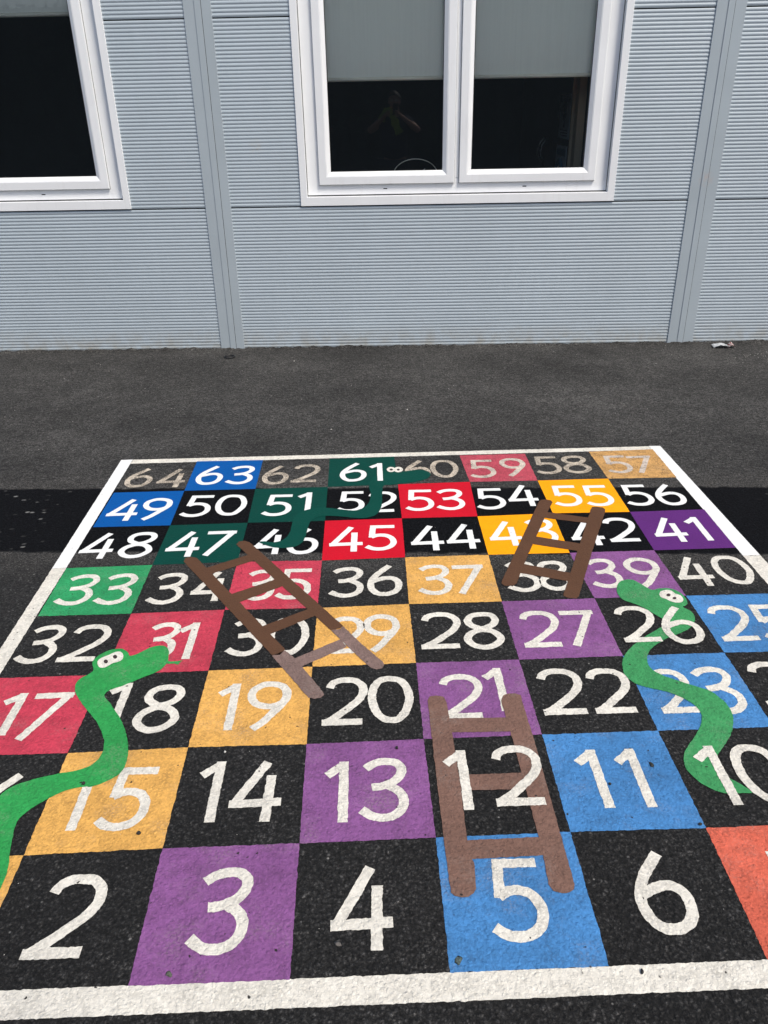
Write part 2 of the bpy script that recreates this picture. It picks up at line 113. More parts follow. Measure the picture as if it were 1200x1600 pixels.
# ------------------------------------------------------------------ materials
def srgb(r,g,b):
    f=lambda c:(c/12.92 if c<=.04045 else ((c+.055)/1.055)**2.4)
    return (f(r/255),f(g/255),f(b/255),1)
class NT:
    def __init__(s,name):
        s.m=bpy.data.materials.new(name); s.m.use_nodes=True; s.t=s.m.node_tree; s.t.nodes.clear()
        s.out=s.n('ShaderNodeOutputMaterial')
    def n(s,t,**k):
        x=s.t.nodes.new(t)
        for a,v in k.items():
            if a.startswith('i_'):
                key=a[2:].replace('_',' ')
                x.inputs[key].default_value=v
            else: setattr(x,a,v)
        return x
    def l(s,a,b): s.t.links.new(a,b); return s
    def pos(s): 
        if not hasattr(s,'_p'): s._p=s.n('ShaderNodeNewGeometry').outputs['Position']
        return s._p
    def noise(s,scale,detail=3,rough=.55,vec=None):
        x=s.n('ShaderNodeTexNoise'); x.inputs['Scale'].default_value=scale; x.inputs['Detail'].default_value=detail; x.inputs['Roughness'].default_value=rough
        s.l(vec or s.pos(),x.inputs['Vector']); return x.outputs['Fac']
    def voro(s,scale,feature='F1',out='Distance',vec=None,rnd=1):
        x=s.n('ShaderNodeTexVoronoi',feature=feature); x.inputs['Scale'].default_value=scale; x.inputs['Randomness'].default_value=rnd
        s.l(vec or s.pos(),x.inputs['Vector']); return x.outputs[out]
    def ramp(s,src,a,b,lo=0,hi=1):
        x=s.n('ShaderNodeMapRange',clamp=True)
        for k,v in zip(('From Min','From Max','To Min','To Max'),(a,b,lo,hi)): x.inputs[k].default_value=v
        s.l(src,x.inputs['Value']); return x.outputs[0]
    def math(s,op,a,b=None):
        x=s.n('ShaderNodeMath',operation=op)
        for i,v in enumerate((a,b)):
            if v is None: continue
            if isinstance(v,(int,float)): x.inputs[i].default_value=v
            else: s.l(v,x.inputs[i])
        return x.outputs[0]
    def mix(s,f,a,b,blend='MIX'):
        x=s.n('ShaderNodeMix',data_type='RGBA',blend_type=blend)
        for i,v in ((0,f),(6,a),(7,b)):
            if isinstance(v,(int,float,tuple)): x.inputs[i].default_value=v
            else: s.l(v,x.inputs[i])
        return x.outputs[2]
    def mul(s,col,val):
        if not isinstance(val,(int,float)) and val.type=='RGBA':
            return s.mix(1.0,col,val,'MULTIPLY')
        x=s.n('ShaderNodeVectorMath',operation='SCALE'); 
        if isinstance(col,tuple): x.inputs[0].default_value=col[:3]
        else: s.l(col,x.inputs[0])
        if isinstance(val,(int,float)): x.inputs['Scale'].default_value=val
        else: s.l(val,x.inputs['Scale'])
        return x.outputs[0]
    def bump(s,h,dist,strength=1):
        x=s.n('ShaderNodeBump'); x.inputs['Distance'].default_value=dist; x.inputs['Strength'].default_value=strength
        s.l(h,x.inputs['Height']); return x.outputs[0]
    def bsdf(s,col,rough=.6,normal=None,spec=.5,metal=0):
        x=s.n('ShaderNodeBsdfPrincipled')
        for k,v in (('Base Color',col),('Roughness',rough),('Specular IOR Level',spec),('Metallic',metal)):
            if isinstance(v,(int,float,tuple)): x.inputs[k].default_value=v
            else: s.l(v,x.inputs[k])
        if normal: s.l(normal,x.inputs['Normal'])
        s.l(x.outputs[0],s.out.inputs[0]); s.b=x; return s.m

def agg_height(k):
    """stone-chip relief of the tarmac: irregular chips of about 4 to 9 mm"""
    w=k.n('ShaderNodeVectorMath',operation='ADD')
    nz=k.n('ShaderNodeTexNoise'); nz.inputs['Scale'].default_value=70; nz.inputs['Detail'].default_value=4; nz.inputs['Roughness'].default_value=.7; k.l(k.pos(),nz.inputs['Vector'])
    sc=k.n('ShaderNodeVectorMath',operation='SCALE'); sc.inputs['Scale'].default_value=.016; k.l(nz.outputs['Color'],sc.inputs[0])
    k.l(k.pos(),w.inputs[0]); k.l(sc.outputs[0],w.inputs[1]); v=w.outputs[0]
    x=k.n('ShaderNodeTexVoronoi',feature='F1'); x.inputs['Scale'].default_value=125; k.l(v,x.inputs['Vector'])
    e=k.ramp(x.outputs['Distance'],.12,.62,1,0)
    sepc=k.n('ShaderNodeSeparateColor'); k.l(x.outputs['Color'],sepc.inputs[0])
    fine=k.noise(330,3,.6); mid=k.noise(95,3,.6)
    h=k.math('ADD',k.math('MULTIPLY',e,k.math('ADD',k.math('MULTIPLY',sepc.outputs[0],.5),.2)),k.math('ADD',k.math('MULTIPLY',fine,.45),k.math('MULTIPLY',mid,.8)))
    return h,e,sepc,v

# the relaid trench: a strip of newer, finer, blacker tarmac crossing the yard
def strip_mask(k):
    sx=k.n('ShaderNodeSeparateXYZ'); k.l(k.pos(),sx.inputs[0])
    x,y=sx.outputs[0],sx.outputs[1]
    wob=k.math('MULTIPLY',k.math('SUBTRACT',k.noise(14,4),.5),.055)
    # y_top = 2.42 - .061 x ; y_bot = 1.825 - .067 x (metres)
    t=k.math('SUBTRACT',k.math('SUBTRACT',k.math('ADD',k.math('MULTIPLY',x,-.0615),2.422),y),wob)
    b=k.math('SUBTRACT',k.math('SUBTRACT',y,k.math('ADD',k.math('MULTIPLY',x,-.068),1.823)),wob)
    return k.math('MULTIPLY',k.ramp(t,-.009,.009),k.ramp(b,-.009,.009)), k.math('MINIMUM',t,b), y

def mat_tarmac():
    k=NT('tarmac')
    h,e,rc,v=agg_height(k)
    mask,edge,y=strip_mask(k)
    # chips: mostly bitumen-black, some with the grey stone showing
    chip=k.n('ShaderNodeValToRGB'); cr=chip.color_ramp
    cr.elements[0].color=TAR['chip'][0]; cr.elements[0].position=.0
    cr.elements[1].color=TAR['chip'][3]; cr.elements[1].position=1
    a=cr.elements.new(.55); a.color=TAR['chip'][1]
    a=cr.elements.new(.86); a.color=TAR['chip'][2]
    k.l(rc.outputs[1],chip.inputs[0])
    old=k.mul(chip.outputs[0],k.ramp(e,0,1,.3,1.25))  # gaps between chips darkened in colour, standing in for weak bump shade
    # age: dusty, paler towards the building where nothing drives or plays
    dust=k.math('MULTIPLY',k.ramp(y,1.95,2.9,.0,1),k.ramp(k.noise(1.6,5,.6),.25,.7,.55,1.1))
    dust=k.math('MAXIMUM',dust,k.math('MULTIPLY',k.ramp(y,1.2,1.8,0,.35),k.ramp(k.noise(3,3),.3,.7)))
    grit=k.math('MULTIPLY',k.ramp(k.noise(260,2,.7),.35,.75),1.0)
    old=k.mix(k.math('MULTIPLY',dust,k.ramp(grit,0,1,.25,.95)),old,TAR['dust'])
    # loose pale grit left along the edges of the trench
    near=k.math('MULTIPLY',k.ramp(edge,-.24,-.01,0,1),k.ramp(edge,-.003,.0,1,0))
    near=k.math('MULTIPLY',near,k.ramp(k.noise(200,2,.8),.46,.66,0,.85))
    old=k.mix(near,old,TAR['grit'])
    # broad patches
    old=k.mul(old,k.ramp(k.noise(1.3,5,.62),.33,.68,.62,1.25))
    old=k.mul(old,k.ramp(k.noise(9,4,.65),.3,.72,.8,1.2))
    old=k.mul(old,k.ramp(k.noise(38,6,.85),.36,.66,.72,1.28))
    old=k.mul(old,k.ramp(k.noise(78,4,.7),.34,.52,.22,1.15))
    old=k.mul(old,k.ramp(k.noise(125,4,.8),.37,.63,.28,1.95))  # lighter lump tops and shaded gaps put into the colour
    # beyond the board the binder has worn away: coarse open texture
    pit=k.n('ShaderNodeTexVoronoi',feature='F1'); pit.inputs['Scale'].default_value=62; k.l(v,pit.inputs['Vector'])
    pits=k.n('ShaderNodeSeparateColor'); k.l(pit.outputs['Color'],pits.inputs[0])
    open_=k.ramp(y,1.9,2.7,0,1)
    old=k.mul(old,k.mix(open_,(1,1,1,1),k.ramp(pits.outputs[0],0,1,.62,1.28)))
    old=k.mul(old,k.mix(open_,(1,1,1,1),k.ramp(k.noise(64,5,.9),.38,.62,.45,1.45)))
    # white flecks
    fl=k.n('ShaderNodeTexVoronoi',feature='F1'); fl.inputs['Scale'].default_value=26; k.l(k.pos(),fl.inputs['Vector'])
    fs=k.n('ShaderNodeSeparateColor'); k.l(fl.outputs['Color'],fs.inputs[0])
    fm=k.math('MULTIPLY',k.ramp(fl.outputs['Distance'],.06,.10,1,0),k.ramp(fs.outputs[0],.80,.84,0,.8))
    old=k.mix(fm,old,(.30,.29,.27,1))
    new=k.mul(k.mul(TAR['new'],k.ramp(e,0,1,.6,1.2)),k.ramp(k.noise(90,4,.85),.36,.64,.4,1.8))
    mpf=k.n('ShaderNodeMapping'); mpf.inputs['Scale'].default_value=(1,1.5,1); k.l(v,mpf.inputs['Vector'])
    f2=k.n('ShaderNodeTexVoronoi',feature='F1'); f2.inputs['Scale'].default_value=19; k.l(mpf.outputs[0],f2.inputs['Vector'])
    f2s=k.n('ShaderNodeSeparateColor'); k.l(f2.outputs['Color'],f2s.inputs[0])
    fm2=k.math('MULTIPLY',k.ramp(f2.outputs['Distance'],.10,.24,1,0),k.ramp(f2s.outputs[1],.3,.75,0,.85))
    fm2=k.math('MULTIPLY',fm2,k.ramp(k.noise(7,3,.7),.36,.56))
    sx=k.n('ShaderNodeSeparateXYZ'); k.l(k.pos(),sx.inputs[0])
    outb=k.math('MAXIMUM',k.ramp(sx.outputs[0],-.16,-.22,0,1),k.ramp(sx.outputs[0],2.9,3.3,0,1))
    new=k.mix(k.math('MULTIPLY',fm2,outb),new,(.22,.22,.21,1))
    col=k.mix(mask,old,new)
    hh=k.math('MULTIPLY',h,k.ramp(mask,0,1,1,.45))
    return k.bsdf(col,TAR['rough'],k.bump(hh,.0115,1),spec=k.ramp(mask,0,1,.32,.06))

def mat_paint(name,col,wear=.3,fresh=False,var=.15):
    """road paint over the chips: hollows unpainted, pinholes, slight fading in patches"""
    k=NT(name)
    h,e,rc,v=agg_height(k)
    c=k.mul(col,k.ramp(k.noise(5,4,.6),.3,.7,1-var,1+var))
    c=k.mul(c,k.ramp(k.noise(140,2),.3,.7,1-.5*var,1+.5*var))
    if not fresh:
        c=k.mul(c,k.ramp(rc.outputs[2],0,1,.88,1.08))
        # scuffed, greyed places
        sc=k.math('MULTIPLY',k.ramp(k.noise(7,5,.65),.52,.74,0,.55),k.ramp(k.noise(170,2),.4,.7))
        c=k.mix(sc,c,(.30,.27,.24,1))
    # hollows between the chips that the paint did not reach
    patch=k.noise(23,3,.6)
    crev=k.math('MULTIPLY',k.ramp(e,.05,.3,1,0),k.ramp(patch,.42,.66,0,.7*wear+.08*(not fresh)))
    pin=k.n('ShaderNodeTexVoronoi',feature='F1'); pin.inputs['Scale'].default_value=44; k.l(v,pin.inputs['Vector'])
    ps=k.n('ShaderNodeSeparateColor'); k.l(pin.outputs['Color'],ps.inputs[0])
    hole=k.math('MULTIPLY',k.ramp(pin.outputs['Distance'],.10,.17,1,0),k.ramp(ps.outputs[0],.93-.16*wear,.96-.16*wear,0,1 if not fresh else .5))
    worn=k.math('MULTIPLY',k.ramp(k.noise(300,3,.7),.66-.2*wear,.74-.2*wear,0,1),k.ramp(k.noise(16,4,.6),.62-.25*wear,.75-.2*wear,0,.9*min(1,wear*1.6)))
    m=k.math('MAXIMUM',k.math('MAXIMUM',crev,hole),worn)
    c=k.mix(m,c,(.022,.02,.019,1))
    return k.bsdf(c,.62 if fresh else .8,k.bump(h,.0010 if fresh else .0028,1),spec=.05 if fresh else .16)

def mat_plain(name,col,rough=.6,spec=.5,var=.05,scale=8,metal=0):
    k=NT(name)
    c=k.mul(col,k.ramp(k.noise(scale,3),.3,.7,1-var,1+var))
    return k.bsdf(c,rough,spec=spec,metal=metal)

TAR=dict(chip=[(.025,.0243,.0236,1),(.032,.0312,.0303,1),(.041,.040,.0388,1),(.092,.089,.085,1)],
         dust=(.122,.118,.110,1),grit=(.16,.15,.135,1),new=(.0066,.0071,.0086,1),rough=.9,spec=.2)
MAT={}
MAT['tarmac']=mat_tarmac()
PC=dict(  # paint colours
  blue=(.058,.205,.455,1), purple=(.222,.085,.24,1), yellow=(.68,.37,.095,1), red=(.50,.047,.080,1), green=(.028,.29,.105,1), orange=(.56,.115,.07,1),
  new_blue=(.003,.082,.31,1), new_dkgreen=(.003,.050,.038,1), new_red=(.52,.008,.022,1), new_yellow=(.86,.34,.006,1), new_purple=(.10,.024,.155,1))
for n_,c_ in PC.items():
    MAT[n_]=mat_paint('paint_'+n_,c_,.14 if n_.startswith('new') else .32,n_.startswith('new'),.05 if n_.startswith('new') else .16)
MAT['worn_yellow']=mat_paint('paint_worn_yellow',(.60,.34,.12,1),.75)
MAT['worn_red']=mat_paint('paint_worn_red',(.46,.07,.10,1),.6)
MAT['white_new']=mat_paint('paint_white_new',(.73,.735,.715,1),.04,True,.03)
MAT['white_old']=mat_paint('paint_white_old',(.70,.67,.59,1),.28,False,.07)
MAT['white_worn']=mat_paint('paint_white_worn',(.62,.54,.43,1),1.0,False,.14)
MAT['snake_green']=mat_paint('paint_snake_green',(.028,.30,.072,1),.2,False,.10)
MAT['brown_new']=mat_paint('paint_brown_new',(.098,.050,.030,1),.2,True,.06)
MAT['brown_old']=mat_paint('paint_brown_old',(.185,.105,.080,1),.28,False,.10)
MAT['brown_faded']=mat_paint('paint_brown_faded',(.20,.135,.118,1),.3,False,.12)
MAT['pupil']=mat_paint('paint_pupil',(.05,.035,.035,1),.1,False,.1)

# ------------------------------------------------------------------ ground
gm=MB()
xs=[-60,-12,-6,12,18,60]
g=MB().add([(-60,-60,0),(60,-60,0),(60,60,0),(-60,60,0)],[(0,1,2,3)]).build('playground_ground',MAT['tarmac'])
tag(g,kind='structure')

# ------------------------------------------------------------------ the board
def corner(i,j):
    p=D['CORN'].get(f'{i},{j}')
    return M(p) if p else M((i,j))
Z_BLACK,Z_COL,Z_DIG,Z_RUNG,Z_SNAKE,Z_EYE,Z_OVER=.0004,.0008,.0013,.0021,.0024,.0028,.0034
HALF=.0385
def ribbon(mb,pts,closed,z,amp):
    """one brush stroke of a stencilled digit (board cells) as a flat strip"""
    P=[Vector(M(p)) for p in pts]
    if closed or len(P)>2:
        if closed:
            Q=smooth_poly(P,5); Q=[Vector(q) for q in Q]+[Vector(Q[0])]
        else: Q=smooth_line(P,6)
    else: Q=P
    # resample about every 5 mm
    R2=[Q[0]]
    for a,b in zip(Q,Q[1:]):
        k=max(1,round((b-a).length/.005))
        for j in range(1,k+1): R2.append(a+(b-a)*(j/k))
    n=len(R2); vs=[]; fs=[]; w=HALF*(S+ASP)/2
    for i,p in enumerate(R2):
        if closed: t=R2[(i+1)%(n-1)]-R2[(i-1)%(n-1)]
        else: t=R2[min(i+1,n-1)]-R2[max(i-1,0)]
        t.normalize(); nn=Vector((-t.y,t.x))
        for sgn in (1,-1):
            q=p+nn*w*sgn
            r=noise.noise(Vector((q.x*60,q.y*60,1.3)))*1.1+noise.noise(Vector((q.x*190,q.y*190,4.4)))
            q=q+nn*sgn*amp*r
            vs.append((q.x,q.y,z))
    for i in range(n-1): fs.append((2*i,2*i+1,2*i+3,2*i+2))
    mb.add(vs,fs)
def digit(rec,z,amp):
    d,ox,oy,sx,sy=rec; mb=MB()
    for k,(pts,c) in enumerate(D['DIG'][str(int(d))]):
        ribbon(mb,[(ox+a*sx,oy+b*sy) for a,b in pts],c,z+.00015*k,amp)
    return mb
COLOUR={1:'yellow',3:'purple',5:'blue',7:'orange',9:'orange',11:'blue',13:'purple',15:'yellow',17:'red',19:'yellow',21:'purple',23:'blue',25:'blue',27:'purple',29:'yellow',31:'red',33:'green',35:'red',37:'yellow',39:'purple',
 41:'new_purple',43:'new_yellow',45:'new_red',47:'new_dkgreen',49:'new_blue',51:'new_dkgreen',53:'new_red',55:'new_yellow',57:'worn_yellow',59:'worn_red',61:'new_dkgreen',63:'new_blue'}
WORDS={'blue':'light blue','purple':'faded purple','yellow':'mellow yellow','red':'faded red','green':'emerald green','orange':'coral orange','new_blue':'fresh royal blue','new_dkgreen':'fresh dark green','new_red':'fresh bright red','new_yellow':'fresh golden yellow','new_purple':'fresh deep purple','worn_yellow':'worn yellow','worn_red':'worn pink-red'}
SPECIAL={1:'mellow yellow square under the green snake tail, bottom left corner of board',
 7:'coral orange square at the board right edge beside black square 6',
 8:'black square with number 8, bottom right corner of the board',
 9:'coral orange square with number 9, on the right border above square 8',
 16:'black square with number 16 crossed by the green snake tail at left border',
 24:'black square with number 24 on the right border, right of light blue 23'}
OVER={12,26,10}
for nu in range(1,65):
    r=(nu-1)//8; c=(nu-1)%8; c=c if r%2==0 else 7-c
    fresh=(41<=nu<=56) or nu in (61,63)
    cs=[corner(c,r),corner(c+1,r),corner(c+1,r+1),corner(c,r+1)]
    ck=COLOUR.get(nu)
    amp=.0007 if fresh else .0017
    if ck:
        sq=MB().poly(jag(cs,.006,amp),Z_COL).build('board_square',MAT[ck])
        lab=f'{WORDS[ck]} painted square with the white number {nu}'
    else:
        sq=MB().poly(cs,Z_BLACK).build('board_square',MAT['tarmac'])
        if nu in (58,60,62,64): lab=f'grey-black square with the worn beige number {nu}'
        elif fresh: lab=f'smooth jet-black square with the crisp white number {nu}'
        else: lab=f'black tarmac square with the white number {nu}'
    tag(sq,SPECIAL.get(nu,lab),'board square','numbered squares of the painted board')
    wm='white_new' if fresh else ('white_worn' if nu in (58,60,62,64,57,59) else 'white_old')
    if nu in (57,59): wm='white_old2'
    if wm=='white_old2':
        if wm not in MAT: MAT[wm]=mat_paint('paint_white_scuffed',(.60,.52,.44,1),.7,False,.1)
    for rec in D['NUM'][str(nu)]:
        digit(rec,Z_OVER if nu in OVER else (Z_EYE+.0003 if nu==61 else Z_DIG),.0006 if fresh else .0015).build('digit',MAT[wm],sq)

# white border of the board
bo=empty('board_border',(0,0,0))
tag(bo,'white painted border line framing the snakes and ladders board','border line')
def line(pts,mat,amp):
    return MB().poly(jag([M(p) for p in pts],.006,amp),.0007).build('border_strip',MAT[mat],bo)
def lerp(a,b,t): return a+(b-a)*t
o=line([(-.212,8.165),(-.178,4.99),(-.012,5.0),(-.035,8.165)],'white_new',.0009); o['label']='fresh bright white upper part of the left line'
o=line([(-.178,4.985),(-.14,-.175),(.0,-.175),(0,0),(-.012,4.995)],'white_old',.0016); o['label']='older cream lower part of the left line'
o=line([(7.985,8.13),(7.982,4.80),(8.187,4.80),(8.160,8.122)],'white_new',.0009); o['label']='fresh bright white upper part of the right line'
o=line([(7.982,4.795),(8.0,0),(8.0,-.18),(8.19,-.18),(8.187,4.795)],'white_old',.0016); o['label']='older cream lower part of the right line'
o=line([(-.033,8.012),(7.983,7.985),(7.983,8.118),(-.033,8.16)],'white_old',.0020); o['label']='worn cream top line'
o=line([(.001,-.175),(7.999,-.176),(7.999,-.004),(.001,.004)],'white_old',.0018); o['label']='broad cream line along the bottom'

# ------------------------------------------------------------------ snakes
def painted(pts,z,mat,name,parent,amp=.0015,sm=3):
    p=[M(q) for q in pts]
    if sm: p=smooth_poly(p,sm)
    return MB().poly(jag(p,.007,amp),z).build(name,MAT[mat],parent)
SN=D['SN']
def snake(label,body,eyes,pupils,mat,tongue=None,at=0):
    e=empty('painted_snake',M(body[at])+(0,)); tag(e,label,'snake','painted snakes on the board')
    def ch(o): o.matrix_parent_inverse=Matrix.Translation(-e.location); return o
    ch(painted(body,Z_SNAKE,mat,'body',e))
    for i,ey in enumerate(eyes):
        eo=ch(painted(ey,Z_EYE+.00015*i,'white_old' if mat!='new_dkgreen' else 'white_new','eye',e,.0006,2))
    for i,pp in enumerate(pupils):
        ch(painted(pp,Z_EYE+.0003,'pupil','pupil',e,.0003,2))
    if tongue: ch(painted(tongue,Z_SNAKE-.0002,mat,'tongue',e,.0004,0))
    return e
snake('bright green painted snake with tongue out, head on red square 31',SN['a'],[SN['ea']],SN['pa'],'snake_green',SN['ta'])
MAT['snake_green_old']=mat_paint('paint_snake_green_old',(.048,.275,.095,1),.2,False,.10)
snake('mid green painted snake winding down from 39 to black square 10',SN['b'],[SN['eb']],SN['pb'],'snake_green_old')
MAT['snake_dark']=mat_paint('paint_snake_dark',(.0036,.056,.042,1),.05,True,.05)
PMAT=MAT['new_dkgreen']
snake('dark green painted snake from 61 through 52 down to tail at 46',SN['c'],SN['ec'],SN['pc'],'snake_dark')

# ------------------------------------------------------------------ ladders
def ladder(key,label,mats,at):
    L=D['LAD'][key]; e=empty('painted_ladder',M(at)+(0,)); tag(e,label,'ladder','painted ladders on the board')
    def ch(o): o.matrix_parent_inverse=Matrix.Translation(-e.location); return o
    for p in L['rails']: ch(painted(p,Z_SNAKE,mats[0],'rail',e,.0012,0))
    for p in L['rungs']: ch(painted(p,Z_RUNG,mats[0],'rung',e,.0012,0))
    for p in L.get('feet',[]):
        o=ch(painted(p,Z_SNAKE,mats[1],'rail',e,.0016,0)); o['label']='faded mauve-brown lower end of a rail'
    for p in L.get('rungs2',[]):
        o=ch(painted(p,Z_RUNG,mats[1],'rung',e,.0016,0)); o['label']='faded mauve-brown lowest rung'
ladder('a','leaning two-tone brown painted ladder with faded foot between 34 and 20',('brown_new','brown_faded'),(2.4,3.5))
ladder('b','chocolate brown painted ladder leaning from 55 down across 38',('brown_new','brown_new'),(5.5,5))
ladder('c','dusty light brown painted ladder standing upright between 5 and 21',('brown_old','brown_old'),(4.5,1))

# ------------------------------------------------------------------ small litter on the ground
def ground(px): return Vector((px[0]*S,px[1]*ASP,0))
def blob(name,c,r,flat,mat,label,cat,group=None,seed=0,z=.001):
    bm=bmesh.new(); bmesh.ops.create_icosphere(bm,subdivisions=2,radius=1)
    for v in bm.verts:
        n=noise.noise(v.co*1.4+Vector((seed*7.3,seed,2)))
        v.co=v.co*(1+(.9 if cat in ('moss','scrap','leaf') else .5)*n); v.co.x*=r[0]*.85; v.co.y*=r[1]*.85; v.co.z*=flat
    lo=min(v.co.z for v in bm.verts)
    for v in bm.verts: v.co.z-=lo*.8
    me=bpy.data.meshes.new(name); bm.to_mesh(me); bm.free(); me.materials.append(mat)
    for p in me.polygons: p.use_smooth=True
    o=link(bpy.data.objects.new(name,me)); o.location=Vector((c[0]*S,c[1]*ASP,z)); o.rotation_euler=(0,0,seed*1.7)
    return tag(o,label,cat,group)
mstone=mat_plain('dark_stone',(.016,.015,.014,1),.8,var=.3,scale=300)
mpale=mat_plain('pale_stone',(.62,.60,.56,1),.8,var=.2,scale=300)
mleaf=mat_plain('dead_leaf',(.018,.020,.016,1),.6,var=.3,scale=200)
blob('leaf',(5.813,1.621),(.010,.0065),.002,mleaf,'dark dead leaf scrap lying on light blue square 11','leaf',seed=1,z=.0008)
blob('pebble',(1.796,1.136),(.0065,.006),.004,mstone,'dark pebble under the 5 of yellow square 15','pebble',seed=2,z=.0008)
blob('pebble',(3.758,1.904),(.006,.0045),.004,mstone,'dark pebble near top edge of purple square 13','pebble',seed=3,z=.0008)
blob('pebble',(1.234,1.636),(.006,.0055),.004,mstone,'dark pebble on the green snake beside square 15','pebble',seed=4,z=.0024)
blob('pebble',(5.42,1.439),(.0045,.004),.003,mstone,'tiny dark pebble between the two ones of blue 11','pebble',seed=5,z=.0008)
blob('pebble',(5.975,1.026),(.006,.005),.003,mstone,'dark pebble at the corner of blue 11 and orange 7','pebble',seed=6,z=.0008)
blob('leaf',(2.249,.06),(.009,.006),.0003,mat_plain('moss_green',(.085,.095,.07,1),.9,var=.3,scale=300),'grey-green moss scrap near the bottom of purple square 3','moss',seed=7,z=.0008)
blob('leaf',(4.065,.078),(.011,.008),.0003,MAT['tarmac'] and mat_plain('moss_grey',(.06,.085,.08,1),.9,var=.5,scale=300),'grey moss scrap at lower left corner of blue square 5','moss',seed=8,z=.0008)
blob('leaf',(3.30,.215),(.009,.006),.0005,mat_plain('grey_scrap',(.11,.10,.09,1),.9,var=.3,scale=200),'grey paper scrap left of the 4 on its black square','scrap',seed=9,z=.0004)
blob('pebble',(5.185,-.05),(.007,.0035),.003,mstone,'dark twig chip on the cream bottom line below square 6','chip',seed=10,z=.0008)
blob('pebble',(2.32,6.25*.0+1.93),(.0035,.0035),.003,mpale,'small white pebble on black square 14','pebble',seed=11,z=.001)

# black rubber ring by the wall
ring=MB(); c=ground((.677,13.578)); rr=.036
ring.tube([(c.x+rr*math.cos(a)*(1+.06*math.sin(3*a)),c.y+rr*.92*math.sin(a),.0085) for a in [2*math.pi*i/40 for i in range(40)]],.0045,8,True)
tag(ring.build('rubber_ring',mat_plain('rubber',(.008,.008,.009,1),.5),None,True),'thin black rubber ring lying on tarmac near the wall','ring')

# crumpled wrapper
def wrapper():
    e=empty('paper_wrapper',ground((11.39,13.40))+Vector((0,0,0)),R(-8))
    tag(e,'crumpled pale paper wrapper with a red striped end near the wall','litter')
    def sheet(name,x0,x1,w,mat,seed,lift):
        mb=MB(); nx,ny=12,8; vs=[];fs=[]
        for i in range(nx+1):
            for j in range(ny+1):
                x=lerp(x0,x1,i/nx); y=(j/ny-.5)*w*(1-.25*abs(i/nx-.5))
                z=.006+lift*math.sin(math.pi*i/nx)+.011*(noise.noise(Vector((x*45+seed,y*60,seed)))+.4)
                vs.append((x,y,max(.002,z)))
        for i in range(nx):
            for j in range(ny):
                a=i*(ny+1)+j; fs.append((a,a+ny+1,a+ny+2,a+1))
        o=mb.add(vs,fs).build(name,mat,e,False)
        s=o.modifiers.new('Solidify','SOLIDIFY'); s.thickness=.0008
        return o
    sheet('paper',-.075,.03,.075,mat_plain('wrapper_paper',(.42,.44,.45,1),.6,var=.1,scale=60),3.3,.012)
    k=NT('wrapper_red'); w=k.n('ShaderNodeTexWave'); w.inputs['Scale'].default_value=28; k.l(k.pos(),w.inputs['Vector'])
    k.bsdf(k.mix(k.ramp(w.outputs['Fac'],.45,.55),(.28,.07,.06,1),(.5,.48,.46,1)),.6)
    sheet('torn_end',.033,.075,.06,k.m,9.1,.018)
wrapper()
# loose pale grit near the wrapper and along the wall: nobody could count it
gb=MB()
def grain(x,y,r):
    n=len(gb.v); a=random.random()*6.28
    vs=[(x+r*math.cos(a+i*2.09)*random.uniform(.7,1.2),y+r*math.sin(a+i*2.09)*random.uniform(.7,1.2),.0005) for i in range(3)]+[(x,y,r*.9)]
    gb.add(vs,[(0,1,3),(1,2,3),(2,0,3),(0,2,1)])
for _ in range(60):
    q=ground((12.0+random.gauss(0,.35),12.75+random.gauss(0,.22))); grain(q.x,q.y,random.uniform(.0016,.0042))
for _ in range(170):
    q=ground((random.uniform(-3,13),random.uniform(8.4,14.0))); grain(q.x,q.y,random.uniform(.0016,.0036))
for _ in range(130):
    q=ground((random.uniform(-.2,8.2),random.uniform(0,8))); 
    grain(q.x,q.y,random.uniform(.0008,.0017))
for px in ((4.32,10.05),(3.0,9.2),(10.25,14.0),(2.1,13.2)):
    q=ground(px); grain(q.x,q.y,.006)
tag(gb.build('loose_grit',mpale),'scattered tiny pale grit on the dark tarmac','grit',kind='stuff')

